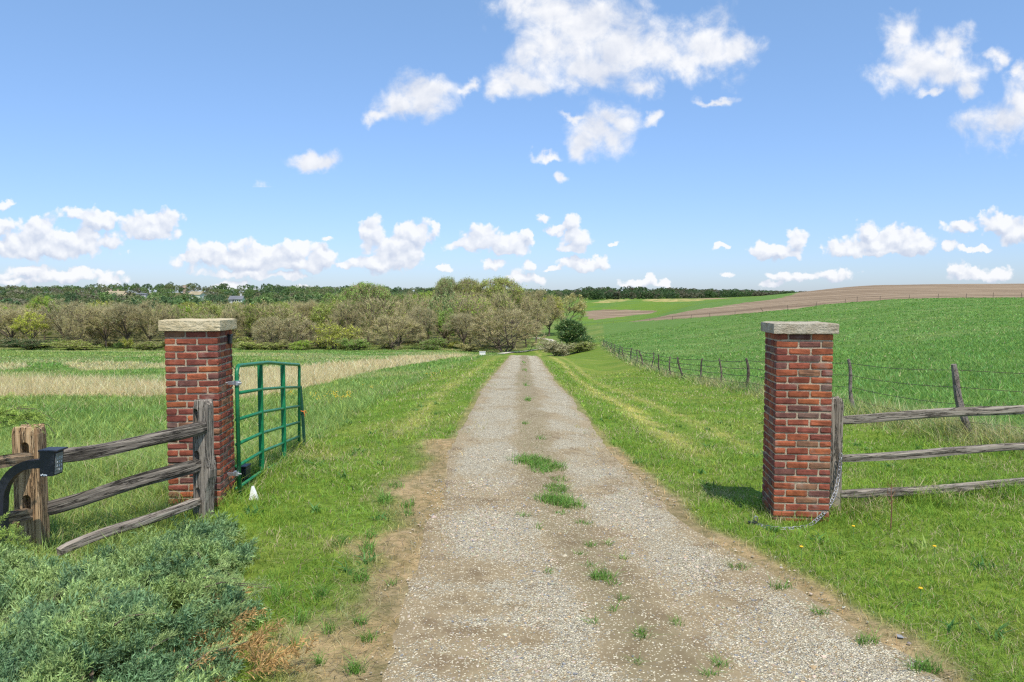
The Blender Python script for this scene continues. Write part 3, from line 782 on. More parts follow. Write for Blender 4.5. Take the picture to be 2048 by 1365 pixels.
# ------------------------------------------------------------------ brick gate pillars
def brick_mats():
    m, t, out = material("brick")
    tcn = t.node('ShaderNodeTexCoord')
    n1 = t.noise(tcn.outputs['Object'], 70.0, 5.0, 0.65); n2 = t.noise(tcn.outputs['Object'], 14.0, 4.0, 0.6); n3 = t.noise(tcn.outputs['Object'], 5.0, 4., .6)
    c = attr(t)
    c = t.mix(t.ramp(n2, 0.35, 0.7), t.mix(1.0, c, (.72, .72, .75), 'MULTIPLY'), t.mix(1.0, c, (1.18, 1.15, 1.1), 'MULTIPLY'))
    c = t.mix(t.math('MULTIPLY', t.ramp(n1, 0.58, 0.75), .5), c, (0.10, 0.05, 0.04))
    c = t.mix(t.math('MULTIPLY', t.ramp(n3, 0.54, 0.76), .38), c, (0.40, 0.33, 0.27))
    pbsdf(t, out, c, 0.85, t.bump(t.math('ADD', n1, n2), 0.55, 0.008), 0, 0.2)
    m2 = simple_mat("mortar", (0.44, 0.345, 0.24), 0.95, bump=0.8, bscale=120, var=0.22, spec=0.1)
    return [m, m2]
M_BRICK = brick_mats()
def stone_mat(name, a_, b_, lichen):
    m, t, out = material(name)
    tcn = t.node('ShaderNodeTexCoord')
    n1 = t.noise(tcn.outputs['Object'], 55.0, 6.0, 0.65); n2 = t.noise(tcn.outputs['Object'], 8.0, 5.0, 0.65); n3 = t.noise(tcn.outputs['Object'], 20.0, 6.0, 0.7)
    c = t.mix(t.ramp(n2, 0.3, 0.7), a_, b_)
    c = t.mix(t.math('MULTIPLY', t.ramp(n1, 0.5, 0.75), .5), c, tuple(x * .55 for x in a_))
    c = t.mix(t.ramp(n3, lichen, lichen + .12), c, (0.085, 0.075, 0.06))
    pbsdf(t, out, c, 0.9, t.bump(t.math('ADD', n1, t.math('MULTIPLY', n3, 1.5)), 0.9, 0.012), 0, 0.15)
    return m
M_CAP_CREAM = stone_mat("cream_limestone", (0.50, 0.40, 0.22), (0.68, 0.58, 0.38), .68)
M_CAP_GREY = stone_mat("weathered_limestone", (0.34, 0.28, 0.19), (0.52, 0.46, 0.35), .60)
BRICKS = [((.31,.090,.042), 6), ((.27,.075,.042), 7), ((.215,.063,.043), 5), ((.165,.070,.054), 3), ((.37,.112,.045), 2), ((.25,.125,.070), 2), ((.18,.105,.080), 1)]
_bl = [c for c, w_ in BRICKS for _ in range(w_)]
CO, BH, JT = .0672, .0562, .0113
def cap_stone(w_, d_, h_, mat, name, parent, z0, seed):
    n = 26
    rs = np.random.default_rng(seed)
    bm = bmesh.new(); bmesh.ops.create_cube(bm, size=1.0)
    bmesh.ops.subdivide_edges(bm, edges=bm.edges[:], cuts=13, use_grid_fill=True)
    for v in bm.verts:
        x, y, z = v.co
        X, Y, Z = x * w_, y * d_, z * h_
        side = max(abs(x), abs(y)) > .499
        n_ = float(fbm(np.array([X * 3 + seed + Y * 2]), np.array([Z * 9 + Y * 3 - X]), 4.0, 4)[0]) - .5
        k = 1 - .6 * (abs(z) * 2) ** 4
        if abs(x) > .499: X += math.copysign(n_ * .015 * k, x)
        if abs(y) > .499: Y += math.copysign(n_ * .015 * k, y)
        if abs(z) > .499: Z += (float(fbm(np.array([X * 5 + seed]), np.array([Y * 5]), 2.0, 3)[0]) - .5) * .010
        edge = min(1, max(0, (max(abs(x), abs(y)) - .46) / .04))
        if z > .499: Z -= .007 * edge
        v.co = (X, Y, Z + z0 + h_ / 2)
    for f in bm.faces: f.smooth = False
    me = bpy.data.meshes.new(name); bm.to_mesh(me); bm.free()
    me.materials.append(mat)
    return link(name, me, parent)
def pillar(name, base, rot, half_first, top_z, cap_h, cap_w, capmat, label, seed, W_):
    D_ = W_
    root = empty(name, base, label, "brick pillar", "brick pillars on both sides of the drive")
    r_ = random.Random(seed)
    Rm = Matrix.Rotation(rot, 3, 'Z')
    mb = MB()
    h_tot = top_z - base.z
    n = int(math.ceil((h_tot + .05) / CO))
    z_top = h_tot
    mb.box(Rm @ Vector((0, 0, (z_top - .30) / 2)), (W_ - .016, D_ - .016, z_top + .30 - .004), Rm, (1, 1, 1), 1)
    U = (W_ - 2 * JT) / 2.5 - .002
    def brick(cx, cy, cz, sx, sy, along):
        c = r_.choice(_bl); k = r_.uniform(.86, 1.14); c = tuple(q * k for q in c)
        tilt = Matrix.Rotation(r_.uniform(-.012, .012), 3, 'Y' if along == 'x' else 'X')
        mb.box(Rm @ Vector((cx, cy, cz + r_.uniform(-.002, .002))), (sx, sy, BH + r_.uniform(-.004, .003)), Rm @ tilt, c, 0, .0135, .0026)
    for k in range(n):
        cz = z_top - (k + .5) * CO
        first = (k % 2 == 0) == half_first
        for side in (-1, 1):
            lens = [(W_ - 2 * U - 2 * JT), U, U] if first else [U, U, (W_ - 2 * U - 2 * JT)]
            if side > 0: lens = lens[::-1]
            x = -W_ / 2
            for L in lens:
                e = r_.uniform(-.002, .003)
                brick(x + L / 2, side * (D_ / 2 - .05 + e), cz, L, .100, 'x')
                x += L + JT
            inner = D_ - 2 * .100 - 2 * JT
            half = (inner - JT) * (.40 if (k % 2) else .60)
            y = -inner / 2
            for L in (half, inner - JT - half):
                e = r_.uniform(-.002, .003)
                brick(side * (W_ / 2 - .05 + e), y + L / 2, cz, .100, L, 'y')
                y += L + JT
    shaft = mb.build("brick_shaft", M_BRICK, root, origin=(0, 0, 0))
    cap = cap_stone(cap_w, cap_w, cap_h, capmat, "capstone", root, top_z - base.z, seed)
    cap.rotation_euler = (0, 0, rot)
    return root
def pillar_base(px_corner, d_front, rot, right, wid):
    """centre of the pillar from the photographed front corner nearest the drive"""
    c = P(px_corner, 900, d_front)
    s_ = wid / 2
    off = Matrix.Rotation(rot, 3, 'Z') @ Vector((s_ if right else -s_, s_, 0))
    p = Vector((c.x, d_front, 0)) + off
    p.z = tz(p.x, p.y) - .0
    return p
LROT, RROT = math.radians(5.0), math.radians(-7.0)
pl_base = pillar_base(440, 7.06, LROT, False, .492)
pr_base = pillar_base(1549, 6.93, RROT, True, .512)
left_pillar = pillar("brick_pillar", pl_base, LROT, False, 1.755, .105, .562, M_CAP_CREAM, "red brick gate pillar with a cream stone cap, beside the open green gate", 5, .492)
right_pillar = pillar("brick_pillar", pr_base, RROT, True, 1.735, .098, .578, M_CAP_GREY, "red brick gate pillar with a grey weathered stone cap and a chain at its foot", 9, .512)

# small sensor box with a loose wire on the side of the left pillar
sx_ = Matrix.Rotation(LROT, 3, 'Z')
sp = pl_base + sx_ @ Vector((.246, .10, 0)); sp.z = P(462, 680, 7.35).z
M_BLACK = simple_mat("black_plastic", (0.018, 0.019, 0.021), 0.45, bump=.1, var=.2, spec=.5)
sb = empty("sensor_box", sp, "small black sensor box with a dangling wire, high on the gate-side brick pillar", "sensor box")
mb = MB(); mb.box(sp + sx_ @ Vector((.018, 0, 0)), (.032, .055, .085), sx_, bevel=.006)
mb.box(sp + sx_ @ Vector((.018, 0, .047)), (.040, .066, .010), sx_, bevel=.003)
mb.build("housing", M_BLACK, sb)
mb = MB(); mb.tube([sp + sx_ @ Vector(q) for q in ((.02, .0, -.04), (.016, .01, -.12), (.03, .02, -.20), (.014, .03, -.26), (.05, .06, -.31), (.085, .07, -.37), (.075, .07, -.40))], .0035, 5)
mb.build("wire", M_BLACK, sb)

# ------------------------------------------------------------------ split rail fences
def bool_cut(o, cutters):
    for c_ in cutters:
        md = o.modifiers.new("cut", 'BOOLEAN'); md.operation = 'DIFFERENCE'; md.object = c_; md.solver = 'EXACT'
    bpy.context.view_layer.update()
    dg = bpy.context.evaluated_depsgraph_get()
    me = bpy.data.meshes.new_from_object(o.evaluated_get(dg))
    old = o.data; o.modifiers.clear(); o.data = me
    bpy.data.meshes.remove(old)
    for c_ in cutters:
        m_ = c_.data; bpy.data.objects.remove(c_); bpy.data.meshes.remove(m_)
def post_mesh(w_, d_, h_, seed, twist=0.0, lean=(0, 0), bulge=None, taper=.0, sink=.25):
    r_ = random.Random(seed)
    NR, NP = 22, 20
    prof = [r_.uniform(-1, 1) for _ in range(NP)]
    V = []; F = []
    for i in range(NR):
        f = i / (NR - 1); z = -sink + (h_ + sink) * f
        a0 = twist * (f - .5)
        bx = 0.0
        if bulge: bx = bulge[1] * math.exp(-((f - bulge[0]) / bulge[2]) ** 2)
        for k in range(NP):
            an = 2 * math.pi * (k + .5) / NP
            c, s = math.cos(an), math.sin(an)
            e = 0.22
            x = math.copysign(abs(c) ** e, c) * w_ / 2; y = math.copysign(abs(s) ** e, s) * d_ / 2
            q = 1 + .030 * prof[k] + .014 * math.sin(f * 9 + k * 1.7 + seed) + .010 * r_.uniform(-1, 1) - taper * f
            x *= q; y *= q
            if bx and c > 0: x += bx * c
            zz = z
            if i == NR - 1: zz += r_.uniform(-.02, .012) - (.02 if abs(c) > .85 else 0); x *= .93; y *= .93
            X = x * math.cos(a0) - y * math.sin(a0); Y = x * math.sin(a0) + y * math.cos(a0)
            V.append((X + lean[0] * f, Y + lean[1] * f, zz))
    for i in range(NR - 1):
        for k in range(NP):
            F.append((i * NP + k, i * NP + (k + 1) % NP, (i + 1) * NP + (k + 1) % NP, (i + 1) * NP + k))
    F.append(tuple(range(NP - 1, -1, -1)))
    c0 = len(V); zt = h_ + .012
    V.append((lean[0], lean[1], zt))
    for k in range(NP): F.append(((NR - 1) * NP + k, (NR - 1) * NP + (k + 1) % NP, c0))
    return V, F
def make_post(name, parent, loc, w_, d_, h_, mat, seed, rot=0.0, holes=(), hole_w=.07, hole_h=.11, **kw):
    V, F = post_mesh(w_, d_, h_, seed, **kw)
    me = bpy.data.meshes.new(name); me.from_pydata(V, [], F); me.materials.append(mat); me.update()
    o = link(name, me, parent); o.location = loc - Vector(parent.location); o.rotation_euler = (0, 0, rot)
    if holes:
        cutters = []
        for hz in holes:
            pts = []
            for k in range(12):
                a = math.pi * k / 11
                pts.append((math.cos(a) * hole_w / 2, hz + hole_h / 2 - hole_w / 2 + math.sin(a) * hole_w / 2))
            pts += [(-hole_w / 2, hz - hole_h / 2), (hole_w / 2, hz - hole_h / 2)]
            n = len(pts)
            V = [(x, -.4, z) for x, z in pts] + [(x, .4, z) for x, z in pts]
            F = [tuple(range(n)), tuple(range(2 * n - 1, n - 1, -1))] + [(k, k + n, (k + 1) % n + n, (k + 1) % n) for k in range(n)]
            m_ = bpy.data.meshes.new("cut"); m_.from_pydata(V, [], F)
            bm = bmesh.new(); bm.from_mesh(m_); bmesh.ops.recalc_face_normals(bm, faces=bm.faces); bm.to_mesh(m_); bm.free()
            c_ = link("cut", m_); c_.matrix_world = Matrix.Translation(loc) @ Matrix.Rotation(rot, 4, 'Z')
            cutters.append(c_)
        bm = bmesh.new(); bm.from_mesh(me); bmesh.ops.recalc_face_normals(bm, faces=bm.faces); bm.to_mesh(me); bm.free()
        bool_cut(o, cutters)
    return o
def make_rail(name, parent, a, b, hgt, thick, mat, seed, sag=0.0, tip=(.75, .75), label=None):
    r_ = random.Random(seed)
    a = Vector(a); b = Vector(b); L = (b - a).length
    xax = (b - a).normalized(); zax = (Vector((0, 0, 1)) - xax * xax.z).normalized(); yax = zax.cross(xax)
    NR, NP = 30, 12
    pr = [r_.uniform(.80, 1.12) for _ in range(NP)]
    ph = r_.uniform(0, 6)
    V = []; F = []
    for i in range(NR):
        f = i / (NR - 1); x = (f - .5) * L
        k_ = 1.0
        if f < .06: k_ = tip[0] + (1 - tip[0]) * f / .06
        if f > .94: k_ = tip[1] + (1 - tip[1]) * (1 - f) / .06
        cz = -sag * 4 * f * (1 - f) + .010 * math.sin(f * 7 + ph); cy = .012 * math.sin(f * 5 + ph * 2)
        for k in range(NP):
            an = 2 * math.pi * (k + .5) / NP
            c, s = math.cos(an), math.sin(an)
            e = .45
            q = pr[k] * (1 + .06 * math.sin(f * 6.5 + k * 2.1 + ph) + r_.uniform(-.012, .012)) * k_
            V.append((x, cy + math.copysign(abs(c) ** e, c) * thick / 2 * q, cz + math.copysign(abs(s) ** e, s) * hgt / 2 * q))
    for i in range(NR - 1):
        for k in range(NP):
            F.append((i * NP + k, (i + 1) * NP + k, (i + 1) * NP + (k + 1) % NP, i * NP + (k + 1) % NP))
    F.append(tuple(range(NP))); F.append(tuple((NR - 1) * NP + k for k in range(NP - 1, -1, -1)))
    me = bpy.data.meshes.new(name); me.from_pydata(V, [], F); me.materials.append(mat); me.update()
    o = link(name, me, parent)
    M = Matrix((xax, yax, zax)).transposed().to_4x4()
    M.translation = (a + b) / 2 - Vector(parent.location)
    o.matrix_local = M
    if label: o["label"] = label
    return o
# left fence: a tan post, a grey twisted post in front of the brick pillar, rails between them
pa_ = P(63, 1000, 6.0); pa_.z = tz(pa_.x, pa_.y)
pb_ = P(404, 950, 6.72); pb_.z = tz(pb_.x, pb_.y)
lf = empty("split_rail_fence", Vector(((pa_.x + pb_.x) / 2, (pa_.y + pb_.y) / 2, (pa_.z + pb_.z) / 2)), "old split rail fence with a tan post and sagging dark rails, behind the black keypad", "rail fence", "split rail fences beside the pillars")
hA = [P(63, 907, 5.95).z - pa_.z + .02, P(63, 1012, 5.95).z - pa_.z + .02]
pA = make_post("post", lf, pa_, .205, .15, P(63, 852, 6).z - pa_.z, M_POST_TAN, 3, .10, hA, .066, .15, twist=.06)
pA["label"] = "tan newer looking post with two dark mortise holes"
hB = [P(404, 838, 6.7).z - pb_.z + .0, P(404, 922, 6.7).z - pb_.z, P(404, 995, 6.7).z - pb_.z]
pB = make_post("post", lf, pb_, .155, .12, P(404, 801, 6.72).z - pb_.z, M_POST_GREY, 14, -.35, [q + .035 for q in hB], .050, .13, bulge=(.50, .035, .09), twist=.5, lean=(.035, 0), taper=.06)
pB["label"] = "weathered grey twisted post in front of the bricks"
# dark mortise slots of the twisted post
make_rail("rail", lf, P(92, 913, 6.02), P(412, 851, 6.66), .115, .075, M_RAIL_DARK, 21, .045, (.9, .8), "dark weathered top rail that sags")
make_rail("rail", lf, P(80, 1019, 6.04), P(404, 925, 6.68), .115, .075, M_RAIL_DARK, 22, .008, (.9, .7), "dark weathered middle rail")
lo_a = P(118, 1106, 5.55); lo_a.z = max(lo_a.z, tz(lo_a.x, lo_a.y) + .07)
make_rail("rail", lf, lo_a, P(402, 1003, 6.70), .078, .07, M_RAIL_GREY, 23, -.012, (.75, .7), "grey bottom rail lying with one end dropped into the juniper")
make_rail("rail", lf, P(-160, 944, 5.05), P(66, 917, 5.98), .095, .085, M_RAIL_TAN, 24, .01, (.8, .62), "short tan top rail running out to the left")
make_rail("rail", lf, P(-160, 1060, 5.05), P(68, 1028, 5.98), .085, .080, M_RAIL_TAN, 25, .0, (.8, .62), "tan lower rail running out to the left")
# right fence
pc_ = P(1667, 950, 7.32); pc_.z = tz(pc_.x, pc_.y)
pd_ = Vector((6.15, 7.98, 0)); pd_.z = tz(pd_.x, pd_.y)
rf = empty("split_rail_fence", Vector(((pc_.x + pd_.x) / 2, (pc_.y + pd_.y) / 2, (pc_.z + pd_.z) / 2)), "grey split rail fence of three straight rails, to the right of the chained brick pillar", "rail fence", "split rail fences beside the pillars")
make_post("post", rf, pc_, .125, .13, P(1667, 796, 7.32).z - pc_.z, M_POST_GREY, 31, -.12, (), twist=.05)
make_post("post", rf, pd_, .14, .13, 1.05, M_POST_GREY, 33, .1, (), twist=.1)
for (ya, yb, sd, hg) in ((839, 817, 41, .092), (918, 893, 43, .080), (991, 966, 44, .085)):
    A_ = P(1672, ya, 7.33); B_ = P(2048, yb, 7.85)
    B2 = A_ + (B_ - A_) * ((pd_.x - A_.x) / (B_.x - A_.x)) * 1.01
    make_rail("rail", rf, A_, B2, hg, .075, M_RAIL_GREY, sd, .006, (.8, .8))

# ------------------------------------------------------------------ green tube gate standing open
M_GREEN, t, out = material("green_gate_paint")
tcn = t.node('ShaderNodeTexCoord')
n1 = t.noise(tcn.outputs['Object'], 9.0, 5.0, 0.65); n2 = t.noise(tcn.outputs['Object'], 60.0, 4.0, 0.65)
c = t.mix(t.ramp(n1, 0.3, 0.7), (0.006, 0.130, 0.046), (0.014, 0.215, 0.080))
c = t.mix(t.math('MULTIPLY', t.ramp(n2, 0.60, 0.72), .7), c, (0.10, 0.26, 0.16))
c = t.mix(t.math('MULTIPLY', t.ramp(n1, 0.64, 0.72), .55), c, (0.16, 0.085, 0.045))
pbsdf(t, out, c, t.ramp(n2, .3, .7, .30, .5), t.bump(n2, .08, .004), 0, .5)
M_STEEL = simple_mat("galvanised_steel", (0.55, 0.56, 0.57), 0.38, 0.85, .15, 60, .2)
g0 = Vector((P(473, 900, 7.30).x, 7.30, 0)); g0.z = tz(g0.x, g0.y)
gate = empty("tube_gate", g0, "green tubular metal farm gate standing open beside the brick pillar", "gate")
st_ = [(473, 7.30, 732, 978), (522, 8.41, 728.5, 944), (567, 9.46, 728, 922), (598.5, 10.35, 730, 906)]
top = [P(a, tp, d) for a, d, tp, bt in st_]; bot = [P(a, bt, d) for a, d, tp, bt in st_]
def arc(c0, v1, v2, n=6): return [c0 + v1 * (1 - math.sin(math.pi / 2 * k / n)) + v2 * (1 - math.cos(math.pi / 2 * k / n)) for k in range(n + 1)]
mb = MB()
r = .0215
dirH = (top[1] - top[0]).normalized(); dirE = (top[2] - top[3]).normalized(); dn = Vector((0, 0, -1))
cr = .10
loop = [P(479, 990, 7.30)] + arc(top[0], dn * cr, dirH * cr) + [top[1].lerp(top[2], .25) + Vector((0, 0, .018))] + [top[2]] + arc(top[3], dirE * .045, dn * .045) + [bot[3] + Vector((0, 0, .02))]
mb.tube(loop, r * .96, 10); mb.build("outer_frame", M_GREEN, gate, True)
for k in (1, 2):
    mb = MB(); hw_ = .030
    a_, b_ = top[k], bot[k]
    mb.box((a_ + b_) / 2 + Vector((0, .0, 0)), (.058, .026, (a_ - b_).length), Matrix.Rotation(math.radians(6), 3, 'Z'), bevel=.004)
    mb.build("upright", M_GREEN, gate)
fr = [.215, .385, .560, .755, .985]      # spacing of the tubes, closer towards the foot
lev = [(492, 458), (632, 557), (764, 640), (882, 715), (1000, 800)]
for i in range(5):
    ya, yb = 600 + lev[i][0] / 2.626, 600 + lev[i][1] / 2.626
    h_f = [(ya - 732) / (981 - 732), (yb - 730) / (905 - 730)]
    pts = []
    for k in range(4):
        f = h_f[0] + (h_f[1] - h_f[0]) * k / 3
        pts.append(top[k].lerp(bot[k], min(f, 1.0)))
    pts[0] = pts[0] + (pts[1] - pts[0]) * .005
    mb = MB(); mb.tube(pts, r * .84, 10); mb.build("cross_tube", M_GREEN, gate, True)
for hz_px in (766, 947):
    mb = MB()
    c = P(474, hz_px, 7.30)
    mb.tube([c + Vector((0, 0, -.022)), c + Vector((0, 0, .022))], .034, 12)
    mb.tube([c + Vector((-.105, -.015, .0)), c + Vector((-.02, -.01, 0))], .011, 8)
    mb.box(c + Vector((-.05, -.03, 0)), (.06, .016, .034), bevel=.003)
    mb.tube([c + Vector((.02, -.03, 0)), c + Vector((.055, -.03, 0))], .009, 6)
    mb.build("hinge", M_STEEL, gate)
# stake that holds the far end of the gate, with a bit of orange twine
b_ = ground_at(611, 917, 7, 20); s0 = Vector((P(611, 917, 10.5).x, 10.5, 0)); s0.z = tz(s0.x, s0.y)
M_STAKEGREEN = simple_mat("dark_green_stake", (0.012, 0.075, 0.04), .55, 0, .2, 30, .35)
stk = empty("steel_stake", s0, "dark green steel stake leaning against the far end of the open gate", "stake")
tp_ = P(600.5, 773, 10.45)
mb = MB(); mb.tube([s0 - Vector((0, 0, .2)), s0.lerp(tp_, .5), tp_], .026, 4, square=True)
mb.tube([s0 + Vector((.02, -.02, -.2)), tp_ + Vector((.012, -.015, -.06))], .010, 4)
mb.build("shaft", M_STAKEGREEN, stk)
M_TWINE = simple_mat("orange_twine", (0.75, 0.20, 0.035), .8, bump=.3, bscale=200)
tw = s0.lerp(tp_, .62)
mb = MB(); mb.tube([tw + Vector(q) for q in ((-.05, -.03, .03), (-.02, -.045, .005), (.02, -.04, -.01), (.05, -.02, .0), (.06, 0, -.04))], .006, 5)
mb.tube([tw + Vector(q) for q in ((.03, -.035, 0), (.045, -.05, -.04), (.05, -.04, -.08))], .005, 5)
mb.build("twine", M_TWINE, stk)
# white offcut and black box at the foot of the gate
M_WHITE = simple_mat("white_paint", (0.78, 0.76, 0.70), .6, bump=.2, var=.08)
w0 = Vector((P(503, 1000, 7.25).x, 7.25, 0)); w0.z = tz(w0.x, w0.y)
mb = MB()
tri = [(-.030, 0, -.01), (.062, 0, -.02), (-.005, .02, .135)]
V = [w0 + Vector(q) for q in tri] + [w0 + Vector(q) + Vector((.012, .035, 0)) for q in tri]
mb.add(V, [(0, 1, 2), (5, 4, 3), (0, 3, 4, 1), (1, 4, 5, 2), (2, 5, 3, 0)])
tag(mb.build("board_offcut", M_WHITE, None, False, w0), "white wedge shaped board offcut standing in the grass below the gate hinge", "offcut")
k0 = Vector((P(486, 965, 7.95).x, 7.95, 0)); k0.z = tz(k0.x, k0.y)
bb = empty("battery_box", k0, "black box sitting in the grass behind the hinge end of the green gate", "box")
mb = MB(); mb.box(k0 + Vector((0, 0, .10)), (.12, .15, .20), bevel=.012); mb.build("case", M_BLACK, bb)
mb = MB(); mb.box(k0 + Vector((0, 0, .212)), (.135, .165, .024), bevel=.008); mb.build("lid", M_BLACK, bb)

# ------------------------------------------------------------------ gooseneck keypad
KD = 5.62
M_NAVY = simple_mat("powder_coat", (0.020, 0.022, 0.030), 0.42, bump=.12, bscale=220, var=.25, spec=.5)
kp = P(3, 1090, KD); kp.z = tz(kp.x, kp.y)
ked = empty("keypad_pedestal", kp, "black gooseneck pedestal carrying a keypad box, in front of the tan fence post", "keypad post")
path = [Vector((kp.x, KD, kp.z - .05)), P(3, 1030, KD), P(4, 1004, KD)]
cA, cB = P(4, 1004, KD), P(72, 927.5, KD)
for k in range(1, 10):
    a = math.pi / 2 * k / 10
    path.append(Vector((cA.x + (cB.x - cA.x) * (1 - math.cos(a)), KD, cA.z + (cB.z - cA.z) * math.sin(a))))
path += [cB, P(91, 926.5, KD)]
mb = MB(); mb.tube(path, .046, 4, square=True); mb.build("gooseneck", M_NAVY, ked)
kc = P(104, 925, KD)
mb = MB()
hx, hy = .058, .060
z0, z1 = kc.z - .098, kc.z + .092
V = [(kc.x - hx, KD - hy, z1), (kc.x + hx, KD - hy, z1), (kc.x + hx, KD + hy, z1), (kc.x - hx, KD + hy, z1),
     (kc.x - hx, KD - hy, z0), (kc.x + hx * .72, KD - hy, z0 + .004), (kc.x + hx * .72, KD + hy, z0 + .004), (kc.x - hx, KD + hy, z0)]
mb.add(V, [(0, 1, 2, 3), (4, 7, 6, 5), (0, 4, 5, 1), (1, 5, 6, 2), (2, 6, 7, 3), (3, 7, 4, 0)])
box = mb.build("keypad_box", M_NAVY, ked)
mb = MB(); mb.box((kc.x + .012, KD, z1 + .008), (2 * hx + .034, 2 * hy + .022, .014), bevel=.005)
hood = mb.build("hood", M_NAVY, ked)
# the keys are on the face that looks at the drive (+x), tilted like the box front
fu = Vector((0, 1, 0)); fv = (Vector((kc.x + hx, KD, z1)) - Vector((kc.x + hx * .72, KD, z0 + .004))).normalized(); fn = fu.cross(fv)
if fn.x < 0: fn = -fn
fo = Vector((kc.x + hx * .86, KD, (z0 + z1) / 2))
Rk = Matrix((fu, fv, fn)).transposed()
M_PANEL = simple_mat("keypad_panel", (0.30, 0.31, 0.31), 0.4, .5, .1, 200)
mb = MB(); mb.box(fo + fn * .003, (.092, .160, .006), Rk, bevel=.0015); panel = mb.build("key_panel", M_PANEL, ked)
M_KEY = simple_mat("white_key_print", (0.85, 0.85, 0.83), .5, var=.03)
mb = MB()
for q in "123456789*0#":
    i_ = "123456789*0#".index(q); cx_ = (i_ % 3 - 1) * .026; cy_ = .040 - (i_ // 3) * .030
    cu_ = bpy.data.curves.new("digit", 'FONT'); cu_.body = q; cu_.size = .024; cu_.align_x = 'CENTER'; cu_.align_y = 'CENTER'; cu_.extrude = .0008; cu_.resolution_u = 2
    ob_ = bpy.data.objects.new("digit", cu_); COL.objects.link(ob_)
    bpy.context.view_layer.update()
    me_ = bpy.data.meshes.new_from_object(ob_.evaluated_get(bpy.context.evaluated_depsgraph_get()))
    mb.add([fo + Rk @ Vector((v.co.x + cx_, v.co.y + cy_, v.co.z + .0078)) for v in me_.vertices], [tuple(p_.vertices) for p_ in me_.polygons])
    bpy.data.objects.remove(ob_); bpy.data.curves.remove(cu_); bpy.data.meshes.remove(me_)
mb.build("key_digits", M_KEY, ked)
mb = MB()
for k in range(5): mb.box(Vector((kc.x - hx - .0005 + .012 + k * .010, KD - hy - .0008, z0 + .012 + .006 * (k % 2) * (1 if k < 3 else .3))), (.008, .0012, .010 if k != 2 else .016), bevel=0)
mb.build("maker_mark", M_KEY, ked)

# ------------------------------------------------------------------ chain with padlock by the right pillar
M_CHAIN = simple_mat("zinc_chain", (0.36, 0.365, 0.37), 0.5, 0.8, .1, 150, .15)
cpts = [P(1681, 912, 7.20), P(1680, 935, 7.19), P(1676, 960, 7.16), P(1671, 985, 7.1), P(1662, 1006, 7.0), P(1650, 1024, 6.88), P(1632, 1042, 6.76)]
gp_ = []
for a, b in ((1618, 1053), (1598, 1057), (1572, 1059), (1545, 1057), (1522, 1053), (1510, 1047)):
    q = ground_at(a, b, 4, 12); q.z += .004; gp_.append(q)
allp = cpts + gp_
seg = []
for i in range(len(allp) - 1): seg += [allp[i].lerp(allp[i + 1], k / 20) for k in range(20)]
cum = [0]
for i in range(1, len(seg)): cum.append(cum[-1] + (seg[i] - seg[i - 1]).length)
root = empty("chain", Vector((gp_[0].x, gp_[0].y, gp_[0].z - .035)), "zinc chain hanging down the fence post and lying in front of the brick pillar", "chain")
mb = MB(); pitch = .041; nl = int(cum[-1] / pitch)
for k in range(nl):
    i = min(range(len(cum)), key=lambda j: abs(cum[j] - k * pitch)); j = min(i + 6, len(seg) - 1)
    t_ = (seg[j] - seg[max(i - 6, 0)]).normalized()
    ref = Vector((0, 1, 0)) if abs(t_.y) < .8 else Vector((1, 0, 0))
    a = t_.cross(ref).normalized(); b = t_.cross(a)
    if k % 2: a, b = b, a
    w_ = (a * .9 + b * .43).normalized()
    pts = []
    for q in range(13):
        an = 2 * math.pi * q / 12
        pts.append(seg[i] + t_ * (math.cos(an) * .013 + math.copysign(.013, math.cos(an)) * (abs(math.cos(an)) > .05)) + w_ * math.sin(an) * .0145)
    mb.tube(pts, .0042, 5, cap=False)
mb.build("links", M_CHAIN, root, True)
pk = gp_[-1] + Vector((-.03, -.02, .0))
mb = MB(); mb.box(pk, (.085, .05, .045), Matrix.Rotation(.3, 3, 'Z'), bevel=.010)
pdl = mb.build("padlock", M_BLACK, root)
mb = MB(); mb.tube([pk + Vector((.03 + .02 * math.cos(a), .0, .02 + .05 * math.sin(a))) for a in [math.pi * q / 8 for q in range(9)]], .005, 6)
sh_ = mb.build("shackle", M_CHAIN, None, True); sh_.parent = pdl; sh_.location = -Vector(root.location) * 0
sh_.matrix_parent_inverse = Matrix.Translation(-Vector(root.location))

